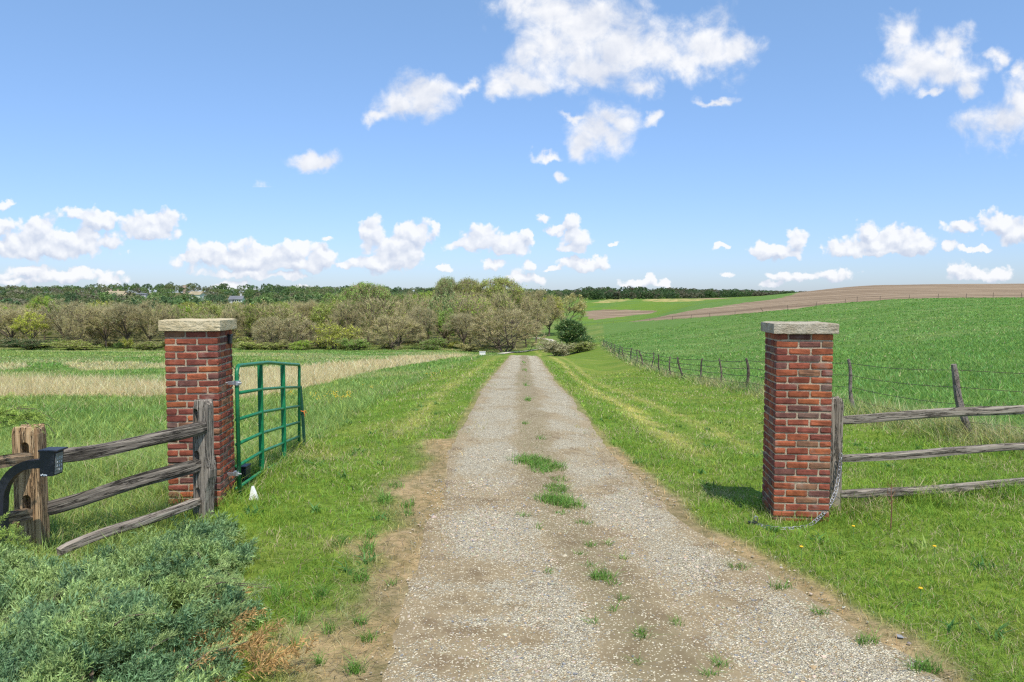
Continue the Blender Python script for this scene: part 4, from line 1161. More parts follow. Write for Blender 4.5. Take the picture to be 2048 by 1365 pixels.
# ------------------------------------------------------------------ barbed wire fence on the right
M_WIRE = simple_mat("rusty_wire", (0.10, 0.075, 0.06), .7, .5, 0, 50, .3)
M_LICHEN = stone_mat("lichened_stake", (0.16, 0.12, 0.095), (0.30, 0.25, 0.21), .52)
bf = empty("barbed_wire_fence", stake_pts[4], "row of leaning wooden stakes with rusty barbed wire strands, behind the right pillar", "wire fence")
prev = (Vector((stake_pts[0].x + 2.2, stake_pts[0].y - 3.4, 0)), 1.25)
line = []
ps = [(prev[0], 1.25)] + [(p, max(.95, min(1.35, hp * p.y / F_PX))) for p, (a, b, hp) in zip(stake_pts, STAKES)]
r_ = random.Random(4)
for k, (p, hgt) in enumerate(ps):
    p = Vector((p.x, p.y, tz(p.x, p.y)))
    lean = Vector((-.34, .05, 0)) if k == 1 else Vector((-.20, .06, 0)) if k == 2 else Vector((r_.uniform(-.40, .14), r_.uniform(-.15, .15), 0))
    rad = .065 if k < 2 else r_.uniform(.045, .062)
    n = 9; pts = []; rr = []
    for i in range(n):
        f = i / (n - 1)
        q = Vector((0, 0, hgt * f - .2 * (1 - f))) + lean * f
        q += Vector((math.sin(f * 7 + k) * .030, math.cos(f * 5 + k * 2) * .025, 0))
        pts.append(q); rr.append(rad * (1.05 - .35 * f) * (1 + r_.uniform(-.13, .13)))
    mb = MB(); mb.tube(pts, rr, 8)
    o = mb.build("stake", M_LICHEN if k in (1, 2) else M_STAKE, None, False, (0, 0, 0)); o.parent = bf; o.location = p - Vector(bf.location)
    if k == 1: o["label"] = "thick stake blotched with pale lichen"
    line.append((p, lean, hgt))
for w_ in (.93, .70, .47, .24):
    mb = MB(); pts = []
    for i in range(len(line) - 1):
        (p, l, h), (p2, l2, h2) = line[i], line[i + 1]
        a = p + l * w_ + Vector((0, -.05, h * w_)); b = p2 + l2 * w_ + Vector((0, -.05, h2 * w_))
        for k in range(6):
            f = k / 6; q = a.lerp(b, f); q.z -= .05 * 4 * f * (1 - f) * min(1, (b - a).length / 5); pts.append(q)
    pts.append(b)
    mb.tube(pts, [max(.0042, .00032 * q.y) for q in pts], 4)
    for i, q in enumerate(pts[:40]):
        if i + 1 < len(pts):
            for k in range(6):
                c_ = q.lerp(pts[i + 1], k / 6); mb.tube([c_ + Vector((-.015, 0, -.018)), c_ + Vector((.015, 0, .018))], .002, 3)
    mb.build("wire", M_WIRE, bf)
# far fence along the ploughed edge
FP = [(1172,651),(1196,651),(1204,649.5),(1226,648),(1268,645.5),(1300,642),(1345,640),(1382,637.5),(1420,635),(1470,631),(1528,625.5),(1576,621),(1632,614),(1690,607.5),(1714,605),(1760,602.5),(1818,599),(1876,597.8),(1932,597),(1986,596.6),(2044,596.4)]
fg = [ground_at(a, b, 60, 420) for a, b in FP]
ff = empty("field_fence", fg[10], "distant line of small fence posts along the edge of the brown ploughed field", "field fence")
mbw = MB()
for k, p in enumerate(fg):
    h_ = r_.uniform(.9, 1.3); ln = Vector((r_.uniform(-.15, .15), 0, 0)) + (Vector((-.9, 0, 0)) if k == 10 else Vector())
    mb = MB(); mb.tube([p - Vector((0, 0, .2)), p + ln * .5 + Vector((0, 0, h_ * .5)), p + ln + Vector((0, 0, h_))], [.065, .06, .055], 6)
    mb.build("fence_post", M_STAKE, ff)
for w_ in (.5, 1.1): mbw.tube([p + Vector((0, 0, w_)) for p in fg], .018, 3)
mbw.build("wire", M_WIRE, ff)

# ------------------------------------------------------------------ trees
def grow_tree(seed, stems=1, limbs=7, spread=.9, up=.35, first=.25, twigs=3400, leaves=1800, twig_len=.085, twig_w=.0045, leaf=.016, droop=0.0, bole=None, kr=(.46, .68)):
    """unit tree: height 1, width 1 -> trunk mesh builder, crown arrays"""
    r_ = random.Random(seed); g = np.random.default_rng(seed)
    tb = MB(); tips = []
    def limb(p, d, L, rad, lv):
        n = 6; pts = [p]; q = Vector(p); dd = Vector(d).normalized()
        for i in range(n):
            w_ = Vector((r_.gauss(0, 1), r_.gauss(0, 1), r_.gauss(0, .6))) * (.16 + .07 * lv)
            dd = (dd + w_ + Vector((0, 0, up * (.22 if lv else .1) - droop * .12 * lv))).normalized()
            q = q + dd * (L / n); pts.append(Vector(q))
        rr = [max(rad * (1 - .75 * i / n), .0016) for i in range(n + 1)]
        tb.tube(pts, rr, 6 if lv == 0 else 4 if lv == 1 else 3, cap=False)
        for i in range(1, n + 1):
            if lv >= 2 or i >= n - 1: tips.append((pts[i], (pts[i] - pts[i - 1]).normalized(), lv))
        if lv < 3:
            kids = (limbs, 5, 4)[lv]
            for k in range(kids):
                f = first + (1 - first) * (k + r_.random()) / kids if lv == 0 else .25 + .75 * (k + r_.random()) / kids
                i = min(int(f * n), n - 1); b = pts[i].lerp(pts[i + 1], f * n - i)
                az = r_.uniform(0, 2 * math.pi) if lv else k * 2.4 + r_.uniform(-.5, .5)
                side = Vector((math.cos(az), math.sin(az), 0))
                t_ = (pts[i + 1] - pts[i]).normalized()
                nd = (t_ * r_.uniform(.35, .8) + side * spread * r_.uniform(.7, 1.2)).normalized()
                limb(b, nd, (L * r_.uniform(.46, .68) if lv or not bole else r_.uniform(*kr)) * ((1.15 - .35 * f) if lv == 0 else 1), rr[i] * .62, lv + 1)
    for s_ in range(stems):
        az = s_ * 2 * math.pi / stems + r_.random()
        d = Vector((math.cos(az) * .35, math.sin(az) * .35, 1)) if stems > 1 else Vector((r_.uniform(-.08, .08), r_.uniform(-.08, .08), 1))
        limb(Vector((math.cos(az) * .02 * (stems > 1), math.sin(az) * .02 * (stems > 1), 0)), d, bole or r_.uniform(.5, .62), .027 if stems == 1 else .014, 0)
    T = np.array([t_[0] for t_ in tips]); Dv = np.array([t_[1] for t_ in tips])
    # normalise to a unit box
    z1 = np.percentile(T[:, 2], 99.5) + twig_len * .4
    xy = np.percentile(np.abs(T[:, :2]), 97) + twig_len * .3
    S3 = np.array([.5 / xy, .5 / xy, 1 / z1])
    tb.v = [tuple(np.array(v) * S3) for v in tb.v]
    T = T * S3
    lo = T[:, 2] > .12
    T = T[lo]; Dv = Dv[lo]
    # twigs
    k = g.integers(0, len(T), twigs)
    p0 = T[k] + g.normal(0, .018, (twigs, 3))
    d = Dv[k] * .6 + g.normal(0, .62, (twigs, 3)) + np.array([0, 0, .28 - droop]); d /= np.linalg.norm(d, axis=1)[:, None]
    L = twig_len * g.uniform(.5, 1.5, twigs)
    side = np.cross(d, g.normal(0, 1, (twigs, 3))); side /= np.linalg.norm(side, axis=1)[:, None]
    w_ = twig_w * g.uniform(.6, 1.4, twigs)
    V1 = np.stack([p0 - side * w_[:, None] / 2, p0 + side * w_[:, None] / 2, p0 + d * L[:, None]], 1)
    c1 = np.array([.38, .325, .18]) * g.uniform(.65, 1.4, (twigs, 1)) * (1 + g.normal(0, .05, (twigs, 3)))
    V = [V1.reshape(-1, 3)]; Cc = [np.repeat(c1, 3, 0)]; mi = [np.zeros(twigs, int)]
    if leaves:
        # leaf clumps: some twig ends carry many leaves, others few
        wgt = g.gamma(.7, 1.0, len(T)); wgt /= wgt.sum()
        kk = g.choice(len(T), leaves, p=wgt)
        c = T[kk] + Dv[kk] * g.uniform(0, .06, (leaves, 1)) + g.normal(0, .026, (leaves, 3))
        a = g.normal(0, 1, (leaves, 3)); a /= np.linalg.norm(a, axis=1)[:, None]
        b = np.cross(a, g.normal(0, 1, (leaves, 3))); b /= np.linalg.norm(b, axis=1)[:, None]
        s_ = leaf * g.uniform(.5, 1.4, (leaves, 1))
        V2 = np.stack([c - a * s_ - b * s_ * .5, c + a * s_, c - a * s_ * .2 + b * s_ * .9], 1)
        V.append(V2.reshape(-1, 3)); Cc.append(np.repeat(g.uniform(.6, 1.35, (leaves, 1)) * np.ones((1, 3)), 3, 0)); mi.append(np.ones(leaves, int))
    V = np.concatenate(V); Cc = np.concatenate(Cc); mi = np.concatenate(mi)
    return tb, V, Cc, mi
def grow_crown(seed, cz=.62, rz=.38, fork=.28, n1=10, n2=6, n3=5, stems=1, trunk_r=.024, twigs=4500, leaves=3000, twig_len=.07, twig_w=.0036, leaf=.011, up=.5, lobes=.24, dmin=-.35):
    """tree whose limbs reach out to fill a lobed dome: height 1, width 1"""
    r_ = random.Random(seed); g = np.random.default_rng(seed)
    tb = MB(); cen = Vector((r_.uniform(-.04, .04), r_.uniform(-.04, .04), cz)); RR = Vector((.5, .5, rz))
    lob = [(Vector((r_.gauss(0, 1), r_.gauss(0, 1), r_.gauss(0, .8))).normalized(), r_.uniform(-lobes * 1.3, lobes)) for _ in range(9)]
    def reach(d): return .93 + sum(a * max(0, d.dot(l)) ** 4 for l, a in lob)
    def inside(p):
        q = Vector(((p.x - cen.x) / RR.x, (p.y - cen.y) / RR.y, (p.z - cen.z) / RR.z)); L = q.length
        m = reach(q / max(L, 1e-6))
        if L > m: q = q * (m * r_.uniform(.93, 1.0) / L)
        return Vector((cen.x + q.x * RR.x, cen.y + q.y * RR.y, max(.05, cen.z + q.z * RR.z)))
    def curve(a, b, ra, rb, n, sides, wob):
        m = a.lerp(b, .5) + Vector((r_.gauss(0, wob), r_.gauss(0, wob), r_.gauss(.4 * wob, wob)))
        pts = [a * (1 - t_) ** 2 + m * (2 * t_ * (1 - t_)) + b * t_ ** 2 for t_ in [k / n for k in range(n + 1)]]
        tb.tube(pts, [ra + (rb - ra) * k / n for k in range(n + 1)], sides, cap=False); return pts
    forks = []
    for s_ in range(stems):
        az = 6.28 * s_ / stems + r_.random(); off = .02 if stems > 1 else 0
        b0_ = Vector((math.cos(az) * off, math.sin(az) * off, -.02)); f_ = Vector((math.cos(az) * off * 5 + r_.uniform(-.03, .03), math.sin(az) * off * 5 + r_.uniform(-.03, .03), fork * r_.uniform(.85, 1.15)))
        tr_ = curve(b0_, f_, trunk_r / stems ** .4, trunk_r * .75 / stems ** .4, 4, 6, .012); forks.append((f_, tr_[-2]))
    T, Dv = [], []
    for k in range(n1):
        z_ = 1 - (k + .5) / n1 * (1 - dmin); az = k * 2.399 + r_.uniform(-.4, .4); s_ = math.sqrt(max(0, 1 - z_ * z_))
        d = Vector((math.cos(az) * s_, math.sin(az) * s_, z_))
        q = r_.uniform(.45, .66); t1 = inside(cen + Vector((d.x * RR.x, d.y * RR.y, d.z * RR.z)) * q)
        f_, f2 = forks[k % len(forks)]; st_ = f_ if z_ > .1 else f_.lerp(f2, r_.random())
        curve(st_, t1, trunk_r * .50 / stems ** .3, trunk_r * .20, 5, 4, .03)
        for j in range(n2):
            t2 = inside(t1 + Vector((d.x * RR.x * .26 + r_.gauss(0, .12), d.y * RR.y * .26 + r_.gauss(0, .12), d.z * RR.z * .26 + r_.gauss(.03, .10) )))
            p2 = curve(t1.lerp(st_, r_.uniform(0, .35)), t2, trunk_r * .17, trunk_r * .08, 3, 3, .022)
            for i in range(n3):
                t3 = inside(t2 + Vector((r_.gauss(d.x * .05, .062), r_.gauss(d.y * .05, .062), r_.gauss(.035 * up + .02, .055))))
                p3_ = curve(p2[2].lerp(t2, r_.random()), t3, trunk_r * .075, .0012, 2, 3, .012)
                dd_ = (t3 - t2).normalized() if (t3 - t2).length > 1e-5 else d
                od_ = (t3 - cen).normalized()
                for tt in (p3_[1], t3): T.append(tuple(tt)); Dv.append(tuple(dd_ * .4 + od_ * .6 + Vector((0, 0, up))))
    T = np.array(T); Dv = np.array(Dv); Dv /= np.linalg.norm(Dv, axis=1)[:, None]
    k = g.integers(0, len(T), twigs); p0 = T[k] + g.normal(0, .010, (twigs, 3))
    d = Dv[k] + g.normal(0, .45, (twigs, 3)); d /= np.linalg.norm(d, axis=1)[:, None]
    L = twig_len * g.uniform(.4, 1.5, twigs)
    side = np.cross(d, g.normal(0, 1, (twigs, 3))); side /= np.linalg.norm(side, axis=1)[:, None]
    w_ = twig_w * g.uniform(.6, 1.4, twigs)
    V1 = np.stack([p0 - side * w_[:, None] / 2, p0 + side * w_[:, None] / 2, p0 + d * L[:, None]], 1)
    c1 = np.array([.43, .365, .19]) * g.uniform(.6, 1.4, (twigs, 1)) * (1 + g.normal(0, .05, (twigs, 3)))
    wgt = g.gamma(.7, 1.0, len(T)); wgt /= wgt.sum()
    kk = g.choice(len(T), leaves, p=wgt)
    c = T[kk] + Dv[kk] * g.uniform(0, .05, (leaves, 1)) + g.normal(0, .020, (leaves, 3))
    a = g.normal(0, 1, (leaves, 3)); a /= np.linalg.norm(a, axis=1)[:, None]
    b = np.cross(a, g.normal(0, 1, (leaves, 3))); b /= np.linalg.norm(b, axis=1)[:, None]
    s_ = leaf * g.uniform(.5, 1.4, (leaves, 1))
    V2 = np.stack([c - a * s_ - b * s_ * .5, c + a * s_, c - a * s_ * .2 + b * s_ * .9], 1)
    V = np.concatenate([V1.reshape(-1, 3), V2.reshape(-1, 3)])
    Cc = np.concatenate([np.repeat(c1, 3, 0), np.repeat(g.uniform(.6, 1.35, (leaves, 1)) * np.ones((1, 3)), 3, 0)])
    return tb, V, Cc, np.concatenate([np.zeros(twigs, int), np.ones(leaves, int)])
PROTO = {}
def proto(kind, n, dome=False, **kw):
    PROTO[kind] = []
    for i in range(n):
        tb, V, Cc, mi = (grow_crown if dome else grow_tree)(abs(hash_(kind)) % 997 + i * 17, **kw)
        trunk = bpy.data.meshes.new("trunk"); trunk.from_pydata(tb.v, [], tb.f); trunk.materials.append(M_BARK); trunk.update()
        crown = mesh_np("crown", V, np.arange(len(V)).reshape(-1, 3), [M_TWIG, M_LEAF], Cc, mi)
        PROTO[kind].append((trunk, crown, tb, V, Cc, mi))
def hash_(s): return sum((i + 3) * ord(ch) * 31 for i, ch in enumerate(s))
proto("bare", 3, True, cz=.57, rz=.43, fork=.24, twigs=6200, leaves=2600, leaf=.010, up=.35, twig_len=.085)
proto("budding", 3, True, cz=.58, rz=.42, fork=.26, twigs=3600, leaves=6800, leaf=.013)
proto("tall", 3, True, cz=.68, rz=.32, fork=.36, n1=11, twigs=6800, leaves=6800, leaf=.010, up=.8, dmin=-.15, trunk_r=.022)
proto("thicket", 3, True, cz=.46, rz=.52, fork=.12, n1=13, stems=4, twigs=7600, leaves=2500, leaf=.010, twig_len=.085, up=.3, dmin=-.6)
proto("clump", 3, True, cz=.50, rz=.50, fork=.15, n1=12, twigs=500, leaves=9000, leaf=.016, up=.3, dmin=-.8, lobes=.3)
proto("shrub", 2, stems=6, limbs=5, spread=1.0, first=.08, twigs=2600, leaves=4600, leaf=.026, twig_len=.13, twig_w=.007)
proto("willow", 1, stems=3, limbs=7, spread=1.1, up=.1, first=.2, twigs=2200, leaves=4200, leaf=.016, droop=.15)
# cedar: dense dark sprays on a conical-round frame
def cedar_proto():
    g = np.random.default_rng(5); n = 9000
    tb = MB(); tb.tube([(0, 0, 0), (.01, 0, .4), (0, .01, .9)], [.03, .022, .005], 6)
    blobs = [(g.normal(0, .20), g.normal(0, .20), g.uniform(.15, .88)) for _ in range(34)]
    blobs = [(x * (1.25 - z), y * (1.25 - z), z) for x, y, z in blobs]
    k = g.integers(0, len(blobs), n); c0 = np.array(blobs)[k]
    d = g.normal(0, 1, (n, 3)); d /= np.linalg.norm(d, axis=1)[:, None]
    rr = .155 * g.uniform(.55, 1.08, (n, 1)) * (1.2 - .5 * c0[:, 2:3])
    p = c0 + d * rr * np.array([1.15, 1.15, .8]); p[:, 2] = np.clip(p[:, 2], .03, 1.0)
    u = d + g.normal(0, .5, (n, 3)) + np.array([0, 0, .5]); u /= np.linalg.norm(u, axis=1)[:, None]
    s = np.cross(u, g.normal(0, 1, (n, 3))); s /= np.linalg.norm(s, axis=1)[:, None]
    L = g.uniform(.03, .11, (n, 1)) * np.where(g.random((n, 1)) < .12, 1.9, 1); w_ = .012
    V = np.stack([p - s * w_, p + s * w_, p + u * L], 1).reshape(-1, 3)
    Cc = np.repeat(g.uniform(.5, 1.6, (n, 1)) * np.where(g.random((n, 1)) < .14, np.array([[3.0, 1.9, 2.2]]), np.ones((1, 3))), 3, 0)
    trunk = bpy.data.meshes.new("trunk"); trunk.from_pydata(tb.v, [], tb.f); trunk.materials.append(M_BARK)
    crown = mesh_np("crown", V, np.arange(len(V)).reshape(-1, 3), [M_LEAF], Cc)
    PROTO["cedar"] = [(trunk, crown, tb, V, Cc, np.ones(n, int))]
cedar_proto()
TINT = {"yellow": (.48, .50, .08), "green": (.28, .42, .09), "bright": (.37, .53, .07), "dark": (.085, .145, .05), "olive": (.37, .43, .10), "brown": (.45, .405, .165), "grey": (.41, .39, .22), "pale": (.36, .45, .17)}
def tree(px, top_y, wpx, d, kind, tint, label, name="tree", cat="tree", group="trees of the wood edge", var=0, base=None):
    x = (px - CX) / F_PX * d
    z = tz(x, d) - .15
    zt = P(px, top_y, d).z
    h_ = max(1.2, zt - z); w_ = wpx * d / F_PX
    root = empty(name, (x, d, z), label, cat, group)
    trunk, crown = PROTO[kind][var % len(PROTO[kind])][:2]
    root.rotation_euler = (0, 0, (px * 1.7 + d) % 6.28)
    for nm, me in (("trunk", trunk), ("crown", crown)):
        o = link(nm, me, root); o.scale = (w_ * 1.34, w_ * 1.34, h_)
        if nm == "crown":
            f = .72 + .52 * ((px * 7.13) % 1); o.color = (*[q * f for q in TINT[tint]], 1)
    return root
B_ = "wood behind the left meadow"
TREES = [
 # px, top, width, depth, kind, tint, label, var
 (20, 612, 80, 155, "bare", "brown", "bare brown tree at the far left end of the wood edge", 0),
 (60, 628, 62, 152, "budding", "yellow", "round yellow-green tree low at the far left of the wood edge", 0),
 (88, 591, 48, 190, "budding", "bright", "bright green round crown rising behind the far left trees", 1),
 (128, 604, 74, 158, "bare", "grey", "grey-brown bare tree right of the low yellow-green tree at far left", 1),
 (168, 610, 62, 154, "thicket", "brown", "brown bare bushy tree midway between the left picture edge and the cream-capped pillar", 1),
 (212, 612, 70, 156, "bare", "brown", "wide brown twiggy tree below the tan house on the hill", 2),
 (254, 598, 76, 154, "bare", "grey", "tall pale grey bare tree, fourth crown left of the cream-capped pillar", 0),
 (300, 606, 64, 156, "bare", "brown", "brown bare tree just left of the cream-capped pillar", 1),
 (340, 614, 56, 154, "thicket", "brown", "brown bushy tree directly behind the left side of the cream stone cap", 0),
 (378, 604, 44, 200, "budding", "yellow", "small yellow tree rising over the cream capstone", 2),
 (366, 611, 30, 188, "cedar", "dark", "small dark cedar beside the yellow tree above the cream capstone", 0),
 (420, 608, 60, 165, "budding", "olive", "olive tree behind the brick pillar, below the pale hill house", 0),
 (462, 616, 56, 158, "bare", "brown", "brown bare tree just right of the cream capstone", 2),
 (500, 612, 62, 160, "budding", "olive", "olive budding tree below the white house with the grey roof", 1),
 (538, 632, 66, 152, "thicket", "grey", "low spreading grey-white bare tree above the green gate", 2),
 (586, 634, 78, 151, "thicket", "grey", "wide low tangle of grey twigs right of the gate top", 1),
 (560, 604, 56, 176, "budding", "olive", "olive crown standing behind the grey tangle of twigs", 2),
 (620, 596, 62, 170, "bare", "brown", "brown bare tree behind the yellow willow, on its left", 0),
 (668, 640, 66, 150, "willow", "yellow", "leaning yellow-green willow low at the wood edge", 0),
 (672, 592, 66, 178, "budding", "green", "green crown directly above the leaning yellow willow", 0),
 (736, 569, 88, 172, "tall", "green", "tall green tree left of centre with a high uneven top", 0),
 (700, 606, 56, 158, "bare", "brown", "brown bare tree between the yellow willow and the tall green tree", 1),
 (792, 632, 84, 149, "thicket", "brown", "wide round brown bush-like tree at the wood edge, left of the tallest trees", 0),
 (800, 588, 62, 180, "budding", "green", "green crown behind the wide round brown bush-like tree", 1),
 (842, 610, 52, 153, "bare", "grey", "dark grey bare tree with crooked limbs right of the round brown one", 2),
 (856, 583, 80, 184, "budding", "bright", "broad bright yellow-green crown left of the tallest trees", 2),
 (896, 556, 58, 178, "tall", "pale", "leftmost of the three tallest trees on the skyline", 1),
 (940, 560, 56, 180, "tall", "olive", "middle one of the three tallest trees on the skyline", 2),
 (998, 559, 90, 176, "tall", "olive", "widest and rightmost of the three tallest trees on the skyline", 0),
 (890, 622, 54, 156, "budding", "green", "green tree under the tallest crowns", 0),
 (926, 620, 66, 152, "bare", "grey", "grey bare tree under the tallest crowns, left of the biggest brown thicket", 0),
 (1008, 616, 128, 150, "thicket", "brown", "biggest brown thicket-like tree, just left of the end of the drive", 2),
 (960, 596, 62, 168, "budding", "olive", "olive tree squeezed between the tallest trees and the biggest brown thicket", 1),
 (1072, 574, 62, 205, "bare", "brown", "thin tall brown bare tree over the end of the drive", 2),
 (1052, 600, 60, 178, "bare", "brown", "brown bare tree behind the biggest brown thicket, on its right", 1),
 (1098, 598, 60, 250, "bare", "brown", "bare brown tree standing where the lane climbs into the wood", 0),
 (1130, 592, 64, 262, "budding", "brown", "rightmost tall tree of the wood with a pale branching trunk, behind the dark cedar", 0),
 (1146, 636, 64, 138, "cedar", "dark", "big dark green cedar at the right end of the wood, beside the lane", 0),
]
for i, (px, ty, w_, d, kind, tint, lab, var) in enumerate(TREES):
    nm = {"cedar": "cedar_tree", "willow": "willow_tree"}.get(kind, "tree")
    tree(px, ty, w_, d, kind, tint, lab, nm, "tree", None, var)
SHRUBS = [
 (1112, 680, 56, 112, "shrub", "grey", "grey-green bush at the end of the drive, left of the pair under the dark cedar", 0),
 (1154, 684, 52, 114, "shrub", "olive", "olive bush at the foot of the dark cedar, nearest the wire fence", 1),
 (712, 676, 46, 147, "shrub", "green", "low green shrub at the wood edge between the yellow willow and the round brown tree", 0),
 (596, 681, 36, 147, "shrub", "bright", "bright green shrub at the wood edge right of the gate", 1),
 (548, 683, 44, 147, "shrub", "olive", "dull green low shrub at the wood edge just above the gate top", 0),
 (862, 677, 46, 147, "shrub", "green", "green shrub under the dark grey bare tree", 1),
 (58, 676, 60, 147, "shrub", "dark", "dark shrub under the low yellow-green tree at far left", 0),
 (150, 682, 64, 147, "shrub", "olive", "olive shrub at the wood edge between the far left trees and the pillar", 1),
 (300, 682, 50, 147, "shrub", "olive", "olive shrub at the wood edge close to the left of the brick pillar", 0),
 (498, 684, 40, 148, "shrub", "olive", "olive shrub at the wood edge just right of the brick pillar", 1),
 (938, 686, 36, 146, "shrub", "brown", "small brownish shrub at the wood edge above the white block", 0),
]
for px, ty, w_, d, kind, tint, lab, var in SHRUBS: tree(px, ty, w_, d, kind, tint, lab, "shrub", "shrub", None, var)

# ---- the depth of the wood behind its edge: one mass
def wood_mass(name, spots, lab, thin, cat="woodland", leafy=False):
    """spots: (x, y, width, height, kind, var, tint rgb)"""
    VV = []; CC = []; MM = []
    g = np.random.default_rng(len(spots))
    for (x, y, w_, h_, kind, var, tn) in spots:
        pr = PROTO[kind][var % len(PROTO[kind])]; V, Cc, mi = pr[3], pr[4], pr[5]
        tri = len(V) // 3
        sel = g.random(tri) < thin
        V3 = V.reshape(-1, 3, 3)[sel]; C3 = Cc.reshape(-1, 3, 3)[sel].copy(); m3 = mi[sel]
        cen = V3.mean(1, keepdims=True); V3 = cen + (V3 - cen) * (thin ** -.42)
        a = g.uniform(0, 6.28); ca, sa = math.cos(a), math.sin(a)
        Rz = np.array([[ca, sa, 0], [-sa, ca, 0], [0, 0, 1]])
        V3 = V3 @ Rz * np.array([w_, w_, h_]) + np.array([x, y, tz(x, y) - .1])
        lf_ = m3 == 1; C3[lf_] = C3[lf_] * np.array(tn)
        if leafy:
            kp_ = lf_ | (g.random(len(m3)) < .10); V3, C3, m3 = V3[kp_], C3[kp_], m3[kp_]
        VV.append(V3); CC.append(C3); MM.append(m3)
    V = np.concatenate(VV).reshape(-1, 3); Cc = np.concatenate(CC).reshape(-1, 3); mi = np.concatenate(MM)
    o = link(name, mesh_np(name, V, np.arange(len(V)).reshape(-1, 3), [M_TWIG, M_LEAF], Cc, mi))
    print("WOOD", name, len(mi))
    return tag(o, lab, cat, None, "stuff")
g = np.random.default_rng(21)
spots = []
for i in range(660):
    d = g.uniform(158, 275); px = g.uniform(-900, 1135)
    if px > 1020 and d < 200 or px > 1075 and d < 252: continue
    topy = np.interp(px, [-400, 0, 150, 330, 560, 700, 850, 1000, 1090], [608, 607, 612, 616, 612, 600, 592, 590, 598]) + g.normal(0, 5)
    x = (px - CX) / F_PX * d
    h_ = P(px, topy, d).z - tz(x, d)
    if d > 215: h_ *= .93
    kind = ["bare", "bare", "budding", "budding", "budding", "thicket"][g.integers(0, 6)]
    if d < 190 and g.random() < .55: kind = "thicket"
    tn = list(TINT.values())[[0, 0, 2, 1, 4, 4, 5, 7][g.integers(0, 8)]]
    spots.append((x, d, g.uniform(6.0, 10.5), max(4, h_), kind, int(g.integers(0, 3)), np.array(tn) * g.uniform(.7, 1.1)))
wood_mass("woodland", spots, "dense mixed brown and green wood filling the valley behind the front trees", .26)
# brush along the foot of the wood
spots = []
for i in range(110):
    px = g.uniform(-800, 960); d = g.uniform(146.5, 168)
    x = (px - CX) / F_PX * d
    spots.append((x, d, g.uniform(2.0, 5.0), g.uniform(.7, 2.6), "shrub" if g.random() < .6 else "thicket", int(g.integers(0, 3)), np.array(list(TINT.values())[[0, 1, 4, 4, 6][g.integers(0, 5)]]) * g.uniform(.8, 1.25)))
wood_mass("underbrush", spots, "low brush and saplings along the foot of the wood edge", .35, "brush")
# ---- woods on the far hills
spots = []
DARKG = [np.array(q) for q in ((.12, .20, .07), (.17, .25, .08), (.10, .165, .07), (.22, .25, .11), (.21, .20, .13))]
def on_lawn(px, d, x):
    qx, qy = project(np.array([x]), np.array([d]), np.array([tz(x, d)]))
    return bool((inpoly(qx, qy, LAWN1) | inpoly(qx, qy, LAWN2))[0])
for i in range(1000):
    d = math.exp(g.uniform(math.log(300), math.log(1150))); px = g.uniform(-900, 1130)
    if px > 1090 and d < 600: continue
    x = (px - CX) / F_PX * d
    if on_lawn(px, d, x): continue
    if any(abs(px - q) < w_ and d < dd + 8 and d > dd - 260 for q, w_, dd in ((237, 24, 690), (398, 20, 640), (476, 22, 560), (288, 18, 720))): continue
    kind = ["clump", "clump", "clump", "budding"][g.integers(0, 4)]
    spots.append((x, d, g.uniform(8, 15), g.uniform(7, 11.5), kind, int(g.integers(0, 3)), DARKG[g.integers(0, 5)] * g.uniform(.8, 1.3)))
for i in range(330):
    d = g.uniform(1150, 1330); px = g.uniform(-900, 1180); x = (px - CX) / F_PX * d
    k = 1.35 if 185 < px < 560 else 1.0
    spots.append((x, d, g.uniform(11, 20), g.uniform(8, 13) * k, "clump", int(g.integers(0, 3)), DARKG[g.integers(0, 4)]))
wood_mass("hill_woods", spots, "dark green trees covering the far hillside and its skyline on the left", .12, leafy=True)
spots = []
for i in range(420):
    d = g.uniform(1080, 1560); px = g.uniform(1040, 1640); x = (px - CX) / F_PX * d
    hh_ = np.interp(px, [1040, 1120, 1180, 1300, 1450, 1580, 1640], [.35, .55, 1.0, 1.0, .8, .55, .4])
    spots.append((x, d, g.uniform(14, 24), g.uniform(13, 18) * hh_, "clump", int(g.integers(0, 3)), DARKG[[0, 2, 4][g.integers(0, 3)]] * .8))
wood_mass("ridge_woods", spots, "dark wood along the distant ridge above the bright green hill", .12, leafy=True)

